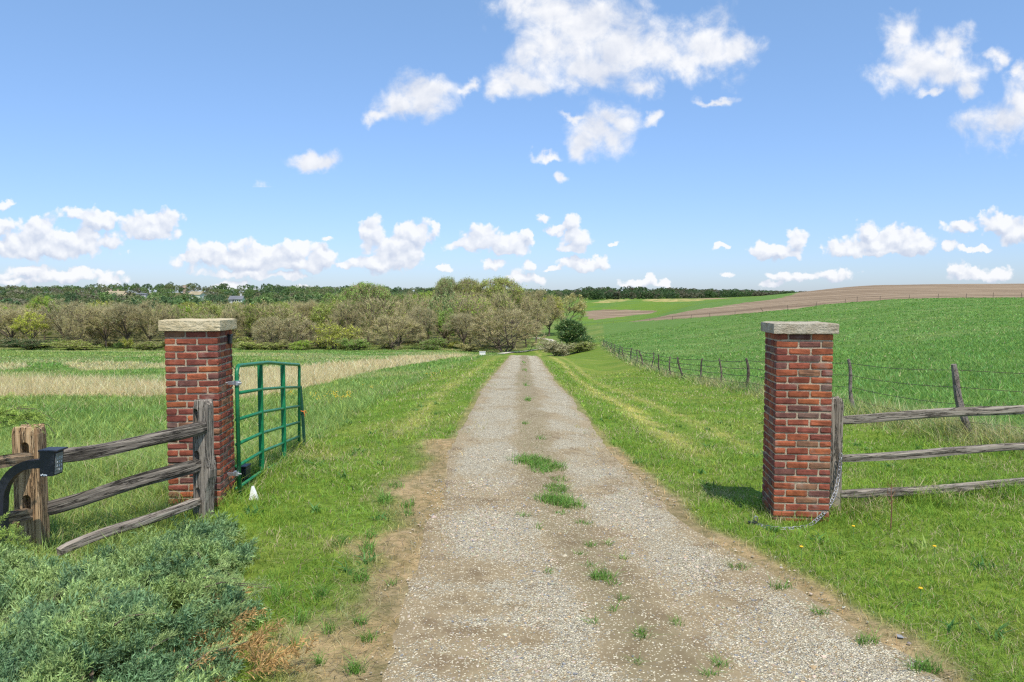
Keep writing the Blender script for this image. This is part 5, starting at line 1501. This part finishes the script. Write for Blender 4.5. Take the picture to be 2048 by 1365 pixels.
# ------------------------------------------------------------------ houses on the far hill
M_TANWALL = simple_mat("tan_siding", (0.46, 0.38, 0.22), .8, bump=.1, bscale=2, var=.08)
M_WHITEWALL = simple_mat("white_siding", (0.55, 0.54, 0.50), .7, bump=.1, bscale=2, var=.05)
M_ROOFT = simple_mat("tan_roof", (0.34, 0.28, 0.17), .9, bump=.2, bscale=1.5, var=.15)
M_ROOFG = simple_mat("grey_roof", (0.16, 0.165, 0.175), .9, bump=.2, bscale=1.5, var=.15)
M_WIN = simple_mat("dark_window", (0.03, 0.035, 0.045), .15, var=.1, spec=.6)
M_SILO = simple_mat("tan_silo", (0.50, 0.36, 0.27), .8, bump=.2, bscale=2, var=.12)
def house(name, px, base_y, d, wpx, hpx, label, wall, roof, rot=0.0, wings=(), chim=(), nwin=5, depth=9.0, cat="house", roof_h=.45):
    x = (px - CX) / F_PX * d
    z = P(px, base_y, d).z; zg = tz(x, d)
    w_ = wpx * d / F_PX; h_ = hpx * d / F_PX
    root = empty(name, (x, d, min(z, zg)), label, cat)
    z0 = max(zg, z) - min(z, zg)
    Rm = Matrix.Rotation(rot, 3, 'Z')
    wh = h_ * (1 - roof_h)
    def gable(mbw, mbr, cx, ww, dd, z_, hh, rh, ov=.5):
        a, b = -dd / 2, dd / 2
        mbw.box(Rm @ Vector((cx, 0, (z_ + hh - 3) / 2)), (ww, dd, z_ + hh + 3), Rm)
        V = [(cx - ww / 2, a, z_ + hh), (cx - ww / 2, b, z_ + hh), (cx - ww / 2, 0, z_ + hh + rh - .05), (cx + ww / 2, a, z_ + hh), (cx + ww / 2, b, z_ + hh), (cx + ww / 2, 0, z_ + hh + rh - .05)]
        mbw.add([Rm @ Vector(v) for v in V], [(0, 1, 2), (3, 5, 4)])
        x0, x1 = cx - ww / 2 - ov, cx + ww / 2 + ov; e = ov * rh / (dd / 2)
        V = [(x0, a - ov, z_ + hh - e), (x1, a - ov, z_ + hh - e), (x1, 0, z_ + hh + rh), (x0, 0, z_ + hh + rh), (x0, b + ov, z_ + hh - e), (x1, b + ov, z_ + hh - e)]
        V += [(q[0], q[1], q[2] + .3) for q in V]
        F = [(6, 7, 8, 9), (9, 8, 11, 10), (1, 0, 3, 2), (2, 3, 4, 5), (0, 1, 7, 6), (5, 4, 10, 11), (0, 6, 9, 3), (3, 9, 10, 4), (1, 2, 8, 7), (2, 5, 11, 8)]
        mbr.add([Rm @ Vector(v) for v in V], F)
    mw, mr = MB(), MB()
    gable(mw, mr, 0, w_, depth, z0, wh, h_ - wh)
    for (cx, ww, dd, hs) in wings: gable(mw, mr, cx * w_, ww * w_, dd, z0, wh * hs, (h_ - wh) * hs)
    ow = mw.build("wall", wall, root, origin=(0, 0, 0)); orf = mr.build("roof", roof, root, origin=(0, 0, 0))
    for (cx, cw, ch) in chim:
        mb = MB(); mb.box(Rm @ Vector((cx * w_, .6, z0 + h_ + ch / 2 - .8)), (cw, cw, ch + 1.6), Rm)
        mb.box(Rm @ Vector((cx * w_, .6, z0 + h_ + ch + .1)), (cw * 1.25, cw * 1.25, .25), Rm)
        mb.build("chimney", M_SILO if wall is M_TANWALL else M_WHITEWALL, orf, origin=(0, 0, 0))
    for k in range(nwin):
        mb = MB(); cx = (-.42 + .84 * (k + .5) / nwin) * w_
        mb.box(Rm @ Vector((cx, -depth / 2 - .02, z0 + wh * .55)), (min(1.5, w_ / nwin * .5), .12, min(1.6, wh * .45)), Rm)
        mb.build("window", M_WIN, root, origin=(0, 0, 0))
    return root
house("farmhouse", 233, 597, 690, 36, 14, "large tan house with a long roof, leftmost house on the far hill", M_TANWALL, M_ROOFT, .12, ((.40, .35, 12, .72),), ((-.25, 1.4, 1.6), (.12, 1.4, 1.4)), 6, 11)
house("hill_house", 396, 595, 640, 24, 11, "pale tan house with a low hipped roof above the cream capstone, on the far hill", M_WHITEWALL, M_ROOFT, -.1, ((.30, .45, 12, .8),), (), 5, 9)
house("hill_house", 475, 606, 560, 25, 13, "white house with a grey roof and one chimney, rightmost on the far hill", M_WHITEWALL, M_ROOFG, .1, ((-.38, .3, 10, .75),), ((.30, 1.2, 1.8),), 5, 9)
house("outbuilding", 286, 592, 720, 20, 4.5, "long low white outbuilding right of the tan house on the far hill", M_WHITEWALL, M_ROOFG, 0, (), (), 4, 7, "outbuilding", .35)
tx = (371 - CX) / F_PX * 1000
tower = empty("silo", (tx, 1000, tz(tx, 1000)), "tan brick tower poking over the hilltop trees, left of the pale hill house", "silo")
ht_ = P(371, 571, 1000).z - tz(tx, 1000)
mb = MB(); mb.tube([(0, 0, -1), (0, 0, ht_ * .95)], 2.5, 14); mb.build("shaft", M_SILO, tower, origin=(0, 0, 0))
mb = MB(); mb.tube([(0, 0, ht_ * .95), (0, 0, ht_ * .98), (0, 0, ht_ * 1.04)], [2.8, 2.7, .4], 14); mb.build("roof_cap", M_ROOFT, tower, origin=(0, 0, 0))
# white utility block in the valley meadow
ub = ground_at(965, 711, 90, 160)
blk = empty("utility_block", ub, "small white utility block at the far meadow edge, left of the drive's end", "utility box")
mb = MB(); mb.box((0, 0, .22), (.95, .7, .55), bevel=.04); mb.build("body", M_WHITE, blk, origin=(0, 0, 0))
mb = MB(); mb.box((0, 0, .53), (1.05, .8, .07), bevel=.02); mb.build("lid", M_WHITE, blk, origin=(0, 0, 0))

# ------------------------------------------------------------------ junipers in the left corner
def spray_mesh_arrays(g):
    """one feathery juniper spray along +Z, about 0.2 long"""
    tri = []; shade = []
    L = .20; bend = np.array([.05, 0, 0])
    def at(f): return np.array([bend[0] * f * f, 0, L * f])
    def needle(p, d, l, w_, c):
        d = d / np.linalg.norm(d); s = np.cross(d, g.normal(0, 1, 3)); s /= np.linalg.norm(s)
        tri.append((p - s * w_, p + s * w_, p + d * l)); shade.append(c)
    for k in range(16):
        f = .08 + .92 * k / 15; p = at(f); az = k * 2.4
        d = np.array([math.cos(az) * .75, math.sin(az) * .75, .85])
        bl = .085 * (1.1 - .75 * f)
        dn = d / np.linalg.norm(d)
        needle(p, dn, bl, .0042, 1.0)
        for j in range(4):
            q = p + dn * bl * (.2 + .22 * j)
            needle(q, dn + g.normal(0, .55, 3) + np.array([0, 0, .25]), .030 * g.uniform(.7, 1.3), .0040, 1.15 + .1 * j)
    needle(at(0), np.array([.1, 0, 1]), L * .9, .003, .6)
    return np.array(tri), np.array(shade)
_g = np.random.default_rng(8)
SPR = [spray_mesh_arrays(_g) for _ in range(5)]
def frame_from(d):
    d = d / np.linalg.norm(d, axis=1)[:, None]
    rnd = rng.normal(0, 1, d.shape); a = np.cross(d, rnd); a /= np.linalg.norm(a, axis=1)[:, None]
    return np.stack([a, np.cross(d, a), d], 2)
def sprays(name, pts, dirs, size, cols, parent, mat=None):
    V = []; Cc = []
    k = rng.integers(0, len(SPR), len(pts))
    Rm = frame_from(dirs)
    for q in range(len(SPR)):
        m = k == q
        if not m.any(): continue
        tri, sh_ = SPR[q]
        T = tri.reshape(-1, 3)
        v = np.einsum('nij,tj->nti', Rm[m], T) * size[m][:, None, None] + pts[m][:, None, :]
        V.append(v.reshape(-1, 3)); Cc.append((cols[m][:, None, :] * np.repeat(sh_, 3)[None, :, None]).reshape(-1, 3))
    V = np.concatenate(V); Cc = np.concatenate(Cc)
    o = link(name, mesh_np(name, V, np.arange(len(V)).reshape(-1, 3), mat or M_NEEDLE, np.clip(Cc, 0, .9), origin=tuple(parent.location)), parent)
    print("SPRAY", name, len(V) // 3)
    return o
JUN_OUT = [(-420,1150),(-60,1088),(60,1116),(150,1112),(230,1080),(330,1050),(400,1024),(448,1022),(462,1050),(470,1080),(440,1112),(420,1145),(455,1160),(470,1188),(430,1222),(400,1258),(420,1296),(390,1340),(360,1420),(340,1640),(-420,1640)]
def jun_h(x, y):
    return .19 + .27 * (fbm(x, y, 1.7, 2) - .45) + .24 * (fbm(x + 9, y, 5.0, 2) - .5)
n0 = 60000
jx = rng.uniform(-4.6, -.4, n0); jy = rng.uniform(2.0, 6.9, n0)
jz = terrain(jx, jy)
hH = np.clip(jun_h(jx, jy), .08, 1)
qx, qy = project(jx, jy, jz + hH + .02)
qx = qx + (fbm(jx, jy, 3.0, 3) - .5) * 55; qy = qy + (fbm(jx + 5, jy, 3.0, 3) - .5) * 45
ins = inpoly(qx, qy, JUN_OUT)
jx, jy, jz, hH = jx[ins], jy[ins], jz[ins], hH[ins]
print("juniper sprays", len(jx))
keep = (rng.random(len(jx)) < 24000 / max(len(jx), 1)) & (rng.random(len(jx)) < .12 + .88 * S((fbm(jx + 2, jy - 3, 4.2, 3) - .36) / .12))
jx, jy, jz, hH = jx[keep], jy[keep], jz[keep], hH[keep]
# lower towards the rim
ex, ey = project(jx, jy, jz + hH)
rim = np.minimum(1, np.maximum(.0, np.min([np.hypot((ex - a) / 60, (ey - b) / 45) for a, b in JUN_OUT[1:18]], axis=0)))
hH = hH * (.35 + .65 * S(rim))
dx_ = jun_h(jx + .05, jy) - jun_h(jx - .05, jy); dy_ = jun_h(jx, jy + .05) - jun_h(jx, jy - .05)
dep = rng.random(len(jx)) ** 2
pz = jz + hH * (1 - .75 * dep) - .08
out_dir = np.stack([jx + 3.0, -(jy - 5.0) * .7, np.zeros(len(jx))], 1); out_dir /= np.linalg.norm(out_dir, axis=1)[:, None] + 1e-6
az = fbm(jx, jy, 1.3, 2) * 9
dirs = np.stack([-dx_ * 4, -dy_ * 4, np.full(len(jx), .55)], 1) + out_dir * .45 + np.stack([np.cos(az), np.sin(az), 0 * az], 1) * .45 + rng.normal(0, .28, (len(jx), 3))
jb = empty("juniper_shrub", (-2.6, 4.3, tz(-2.6, 4.3)), "sprawling blue-green juniper filling the lower left corner in front of the rail fence", "juniper")
tone = fbm(jx, jy, 5.5, 3)
blue, yel = C(.140, .232, .108), C(.285, .365, .115)
yg = S((tone - .38) / .22) * .75 + .45 * S((jx + 2.1) / .9) * S((jy - 4.6) / .8)
jc = lerp(np.broadcast_to(blue, (len(jx), 3)), yel, np.clip(yg, 0, 1)) * rng.uniform(.7, 1.35, (len(jx), 1))
sprays("foliage", np.stack([jx, jy, pz], 1), dirs, rng.uniform(.45, 1.0, len(jx)), jc, jb)
# long feathery shoots lying over the mat
shp, shd, shs = [], [], []
mbs = MB(); r_ = random.Random(31)
for k in range(70):
    i = r_.randrange(len(jx)); a_ = math.atan2(-(jy[i] - 4.6), jx[i] + 3.0) + r_.gauss(0, .7); L_ = r_.uniform(.25, .6)
    s0_ = Vector((jx[i], jy[i], jz[i] + hH[i] - .05)); e_ = s0_ + Vector((math.cos(a_) * L_, math.sin(a_) * L_, r_.uniform(-.02, .14)))
    m_ = s0_.lerp(e_, .5) + Vector((0, 0, .05)); pts_ = [s0_, m_, e_]
    mbs.tube(pts_, [.006, .004, .0018], 4)
    for q in range(18):
        f = q / 18; pp_ = s0_.lerp(m_, f * 2) if f < .5 else m_.lerp(e_, f * 2 - 1)
        shp.append(tuple(pp_)); shd.append(tuple((e_ - s0_).normalized() + Vector((r_.gauss(0, .4), r_.gauss(0, .4), r_.gauss(.15, .3))))); shs.append(r_.uniform(.28, .55) * (1.15 - .6 * f))
sprays("shoots", np.array(shp), np.array(shd), np.array(shs), np.array([.33, .42, .16]) * rng.uniform(.7, 1.25, (len(shp), 1)), jb)
# stems under and through the foliage
mb = mbs; r_ = random.Random(12)
for k in range(60):
    i = r_.randrange(len(jx)); e = Vector((jx[i], jy[i], jz[i] + hH[i] * r_.uniform(.45, .85) - .08))
    s0_ = Vector((-2.9 + r_.uniform(-.5, .5), 4.6 + r_.uniform(-.8, .8), 0)); s0_.z = tz(s0_.x, s0_.y) + .03
    m_ = s0_.lerp(e, .55); m_.z = tz(m_.x, m_.y) + .10
    mb.tube([s0_, m_, s0_.lerp(e, .8) + Vector((0, 0, .02)), e], [.018, .012, .008, .003], 5)
mb.build("stems", M_BARK, jb)
# browned dead sprays on the right rim
dpx = [(1, 1)]
dd = []
for a, b, n, s_ in ((430, 1330, 14, 40), (470, 1290, 10, 34), (505, 1325, 12, 34), (560, 1350, 10, 30), (450, 1250, 8, 26), (372, 1195, 8, 14), (410, 1352, 8, 30)):
    for _ in range(n):
        q = ground_at(a + r_.gauss(0, s_), b + r_.gauss(0, s_ * .6), 2.2, 9); dd.append((q.x, q.y, q.z + r_.uniform(.02, .12)))
dd = np.array(dd)
ddir = np.stack([rng.normal(.6, .4, len(dd)), rng.normal(-.2, .4, len(dd)), rng.uniform(.1, .6, len(dd))], 1)
o = sprays("dead_foliage", dd, ddir, rng.uniform(.45, .95, len(dd)), np.array([.40, .25, .10]) * rng.uniform(.6, 1.4, (len(dd), 1)), jb)
o["label"] = "dried orange-brown sprays along the right rim"
# taller juniper beyond the left edge, its branches reaching into the picture
tj = empty("juniper_shrub", (-5.0, 5.3, tz(-5.0, 5.3)), "upright green juniper whose thin branch tips reach over the tan post from the left edge", "juniper")
mb = MB(); sp_, sd_, ss_ = [], [], []
def branch(pts, n, size, spread=.06, wr=.006):
    pts = [Vector(p) for p in pts]
    mb.tube(pts, [wr * (1 - .7 * i / (len(pts) - 1)) for i in range(len(pts))], 5)
    for k in range(n):
        f = (k + r_.random()) / n * (len(pts) - 1); i = min(int(f), len(pts) - 2)
        p = pts[i].lerp(pts[i + 1], f - i); d = (pts[i + 1] - pts[i]).normalized()
        sp_.append(tuple(p)); sd_.append(tuple(d + Vector((r_.gauss(0, .5), r_.gauss(0, .5), r_.gauss(.1, .4))) )); ss_.append(size * r_.uniform(.6, 1.2) * (1.2 - .6 * f / (len(pts) - 1)))
b0 = Vector((-5.0, 5.3, tz(-5.0, 5.3)))
top0 = Vector((-4.75, 5.25, 1.15))
mb.tube([b0, b0.lerp(top0, .5) + Vector((.03, 0, 0)), top0], [.035, .025, .012], 6)
D5 = 5.35
branch([top0 - Vector((0, 0, .1)), P(-120, 838, D5), P(-20, 828, D5), P(40, 832, D5), P(78, 838, D5)], 80, .62)
branch([top0 - Vector((0, 0, .2)), P(-120, 862, D5), P(-30, 848, D5), P(30, 843, D5), P(70, 833, D5)], 90, .60)
branch([top0, P(-100, 818, D5 + .1), P(-20, 806, D5 + .1), P(18, 797, D5 + .1)], 40, .45)
branch([P(40, 832, D5), P(66, 842, D5), P(96, 850, D5), P(110, 868, D5), P(110, 893, D5)], 5, .26, wr=.0035)
branch([P(30, 818, D5), P(70, 818, D5), P(95, 832, D5), P(122, 848, D5)], 5, .26, wr=.0035)
branch([P(50, 845, D5), P(78, 857, D5), P(95, 870, D5), P(100, 880, D5)], 5, .24, wr=.0035)
branch([P(-20, 834, D5), P(10, 824, D5), P(38, 814, D5), P(64, 812, D5)], 16, .42, wr=.004)
for k in range(34):
    z_ = r_.uniform(.15, 1.2); a_ = r_.uniform(0, 6.28); rad_ = r_.uniform(.25, .5) * (1.25 - .5 * z_)
    c_ = b0.lerp(top0, min(z_ / 1.2, 1)); e = c_ + Vector((math.cos(a_) * rad_, math.sin(a_) * rad_, .12))
    branch([c_, c_.lerp(e, .5) + Vector((0, 0, .03)), e], 14, .75, wr=.008)
# low fronds in front of the gooseneck
for px_, py_ in ((8, 1065), (22, 1052), (38, 1062), (28, 1090), (50, 1082), (10, 1095), (0, 1040), (60, 1100)):
    e = P(px_, py_, 5.15); s_ = Vector((e.x - .25, 5.2, tz(-4, 5.2) + .1))
    branch([s_, s_.lerp(e, .6) + Vector((0, 0, .03)), e], 16, .55, wr=.006)
mb.build("branches", M_BARK, tj)
sprays("foliage", np.array(sp_), np.array(sd_), np.array(ss_), np.array([.33, .42, .10]) * rng.uniform(.75, 1.3, (len(sp_), 1)), tj)

# ------------------------------------------------------------------ loose stones, weeds on the drive, dandelions
def stones(name, n, d0, d1, lab):
    dd = np.sqrt(rng.uniform(d0 ** 2, d1 ** 2, n)) if d1 < 7 else rng.uniform(d0, d1, n)
    cx_ = road_x(dd); hw_ = road_hw(dd)
    tr = np.where(rng.random(n) < .75, np.sign(rng.uniform(-1, 1, n)) * rng.normal(.72, .30, n), rng.uniform(-1.3, 1.3, n) * hw_)
    lim = np.abs(tr) < hw_ * 1.3
    dd, cx_, tr = dd[lim], cx_[lim], tr[lim]
    x = cx_ + tr
    pn = fbm(x, dd * .75, 1.1, 3); ok = rng.random(len(x)) < S((.68 - pn) / .25) * .95 + .05
    ok &= rng.random(len(x)) < S((d1 - dd) / 4.5) * (1 - .8 * soil_share(x, dd, terrain(x, dd))); ok &= (np.abs(x - road_x(dd)) < road_hw(dd) * (1.0 + .22 * rng.random(len(x)) ** 2.5))
    x, dd = x[ok], dd[ok]; n = len(x)
    z = terrain(x, dd) + .014
    base = np.array([[1, 0, 0], [-1, 0, 0], [0, 1, 0], [0, -1, 0], [0, 0, 1], [0, 0, -1]], float)
    Fo = np.array([[0, 2, 4], [2, 1, 4], [1, 3, 4], [3, 0, 4], [2, 0, 5], [1, 2, 5], [3, 1, 5], [0, 3, 5]])
    s = .0048 * np.exp(rng.normal(0, .40, n)) * np.maximum(dd / 5.5, .8) ** .4
    V = base[None] * s[:, None, None] * rng.uniform(.6, 1.4, (n, 6, 1)) * np.array([1.1, 1.1, .6])
    V += rng.normal(0, .18, V.shape) * s[:, None, None]
    a = rng.uniform(0, 6.28, n); ca, sa = np.cos(a), np.sin(a)
    X = V[..., 0] * ca[:, None] - V[..., 1] * sa[:, None]; Y = V[..., 0] * sa[:, None] + V[..., 1] * ca[:, None]
    V = np.stack([X + x[:, None], Y + dd[:, None], V[..., 2] + z[:, None]], 2)
    c = np.array([.50, .435, .315]) * rng.uniform(.6, 1.2, (n, 1)) * (1 + rng.normal(0, .05, (n, 3)))
    q = rng.random(n); c[q < .14] = np.array([.25, .255, .26]) * rng.uniform(.7, 1.2, ((q < .14).sum(), 1)); c[q > .92] = np.array([.46, .33, .18]) * rng.uniform(.7, 1.2, ((q > .92).sum(), 1))
    F = (np.arange(n)[:, None, None] * 6 + Fo[None]).reshape(-1, 3)
    m, t, out = material("stone_chips"); pbsdf(t, out, attr(t), .9, None, 0, .15)
    o = link(name, mesh_np(name, V.reshape(-1, 3), F, m, np.repeat(np.clip(c, 0, .9), 6, 0)))
    return tag(o, lab, "gravel", None, "stuff")
stones("gravel", 42000, 2.9, 11.0, "loose pale limestone chips scattered over the drive")
WEEDS = [(1062,925,40,11,460,.08),(1095,935,38,11,420,.08),(1082,944,30,7,160,.06),(1120,962,22,5,70,.06),(1112,982,26,10,240,.07),(1110,1005,40,10,420,.08),(1138,1014,34,8,260,.07),
 (1045,1035,22,4,50,.05),(1078,1060,6,5,14,.08),(1122,1030,16,4,40,.05),(1182,1095,14,4,50,.05),(1214,1093,8,4,26,.05),(1160,1112,9,3,26,.05),(1245,1120,10,4,26,.05),(1170,1050,20,5,50,.05),
 (1203,1160,24,9,200,.07),(1225,1172,14,5,40,.05),(1095,1148,8,4,26,.05),(1180,1136,14,4,30,.05),(1245,1203,12,5,40,.06),(1226,1226,7,5,24,.06),(1285,1275,16,9,70,.07),(1184,1250,14,5,30,.05),
 (1356,1252,16,7,36,.06),(1440,1335,18,7,60,.06),(1420,1355,18,5,50,.05),(1274,1330,10,6,26,.06),(1055,803,6,3,40,.10),(1052,772,5,2,30,.10),(1080,879,14,3,44,.06),(1050,850,8,2,30,.07),(1050,742,5,2,30,.1),(1047,726,4,2,30,.1),
 (818,1015,16,7,60,.09),(815,1031,14,4,40,.07),(770,1003,16,10,90,.10),(790,975,20,6,60,.07),(735,1103,14,12,90,.10),(722,1160,22,9,110,.08),(786,1172,10,4,24,.06),(720,1250,18,6,60,.07),(735,1282,14,7,60,.07),(712,1345,20,9,90,.08),(742,1075,14,7,50,.07),(680,1090,18,12,80,.09),(640,1195,16,12,80,.10),(660,1265,14,8,50,.08),(600,1245,16,10,60,.09),(590,1300,14,8,60,.10),(640,1330,12,7,40,.08),(560,1200,16,12,80,.12),(1480,1140,24,6,60,.07),(1560,1180,26,6,60,.07),(1640,1230,22,6,50,.07),(1730,1290,30,7,80,.08),(1850,1345,34,8,120,.09)]
wx, wy, wh_ = [], [], []
for a, b, sx_2, sy_2, n, h_ in WEEDS:
    # a mat of blades around one spot on the drive
    c0 = ground_at(a, b, 2.5, 60)
    ex_ = ground_at(a + sx_2, b, 2.5, 60).x - c0.x; ey_ = max(.03, abs(ground_at(a, b - sy_2, 2.5, 60).y - c0.y))
    for _ in range(n):
        q, s_ = r_.uniform(0, 6.28), math.sqrt(r_.random()) * r_.uniform(.6, 1.15)
        wx.append(c0.x + math.cos(q) * s_ * ex_); wy.append(c0.y + math.sin(q) * s_ * ey_); wh_.append(h_ * r_.uniform(.5, 1.3))
wx, wy, wh_ = np.array(wx), np.array(wy), np.array(wh_)
wc = np.array([.13, .24, .045]) * rng.uniform(.7, 1.8, (len(wx), 1)) * (1 + rng.normal(0, .1, (len(wx), 3)))
tag(link("weeds", blades("weeds", wx, wy, wh_ + .012, .006 * np.maximum(wy / 6, .7) ** .8, np.clip(wc, .01, .8), True, lean=1.3)), "small tufts of grass and weeds growing out of the gravel drive", "weeds", None, "stuff")
M_YELLOW = simple_mat("dandelion_yellow", (0.80, 0.50, 0.02), .7, var=.1)
M_STEM = simple_mat("flower_stem", (0.16, 0.28, 0.06), .7)
dl = [(1441, 1243, "dandelion flowering near the gravel edge, lowest of the yellow ones"), (1525, 1160, "dandelion in the middle of the right lawn, highest of the yellow ones on that lawn's right"),
      (1602, 1124, "dandelion just left of the bare thin sapling's foot")]
for i, (a, b, lab) in enumerate(((1840, 1212, "yellow dandelion near the gravel edge, lowest of those on the right lawn"), (1868, 1123, "yellow dandelion farthest right on the lawn before the rail fence"), (1602, 1124, "yellow dandelion at the gravel edge below the right brick pillar"), (1706, 1080, "yellow dandelion in the lawn under the lowest rail, nearest the fence post"))):
    q = ground_at(a, b, 3, 9)
    root = empty("dandelion", q, lab, "flower", "dandelions in the right lawn")
    mb = MB(); mb.tube([(0, 0, 0), (.004, 0, .06), (.002, .003, .115)], .003, 5); mb.build("stem", M_STEM, root, origin=(0, 0, 0))
    mb = MB()
    for k in range(26):
        an = k * 2.4; rr = .014 * math.sqrt((k + 1) / 26)
        mb.tube([(.002, .003, .113), (.002 + math.cos(an) * rr, .003 + math.sin(an) * rr, .121 + .006 * (1 - rr / .02))], [.0018, .004], 4)
    mb.build("bloom", M_YELLOW, root, origin=(0, 0, 0))
# thin bare sapling in front of the lowest right rail
q = ground_at(1781, 1062, 4, 9)
sap = empty("sapling", q, "thin bare reddish sapling standing in the grass before the lowest right rail", "sapling")
M_SAP = simple_mat("sapling_bark", (0.22, 0.10, 0.06), .8)
mb = MB(); hz_ = P(1781, 955, q.y).z - q.z
mb.tube([(0, 0, -.02), (.006, 0, hz_ * .45), (-.004, .004, hz_ * .75), (.004, 0, hz_)], [.006, .005, .004, .0015], 5); mb.build("stem", M_SAP, sap, origin=(0, 0, 0))
for sgn in (-1, 1):
    for z_ in (.50, .62, .78):
        mb = MB(); mb.tube([(0, 0, hz_ * z_), (.03 * sgn, .01, hz_ * (z_ + .09)), (.038 * sgn, .0, hz_ * (z_ + .24))], [.003, .0022, .001], 4); mb.build("twig", M_SAP, sap, origin=(0, 0, 0))
# yellow wild flowers in the left meadow
wfx, wfy = [], []
for a, b, n, sx_2, sy_2 in ((668, 805, 12, 10, 3), (690, 806, 9, 8, 3), (628, 809, 5, 8, 3), (590, 800, 3, 16, 4), (742, 783, 4, 8, 3), (865, 762, 5, 7, 2)):
    for _ in range(n):
        q = ground_at(a + r_.gauss(0, sx_2), b + r_.gauss(0, sy_2), 6, 60); wfx.append(q.x); wfy.append(q.y)
wfx, wfy = np.array(wfx), np.array(wfy)
V = []; F = []
mb = MB()
for x, y in zip(wfx, wfy):
    z = tz(x, y) + r_.uniform(.16, .32)
    for k in range(4):
        c_ = Vector((x + r_.gauss(0, .035), y + r_.gauss(0, .035), z + r_.gauss(0, .03))); s_ = .016
        mb.add([c_ + Vector((s_, 0, 0)), c_ + Vector((0, s_, .006)), c_ + Vector((-s_, 0, 0)), c_ + Vector((0, -s_, .006)), c_ + Vector((0, 0, s_))], [(0, 1, 4), (1, 2, 4), (2, 3, 4), (3, 0, 4)])
tag(mb.build("wildflowers", M_YELLOW), "yellow wild flowers dotted through the meadow grass right of the open gate", "flowers", None, "stuff")
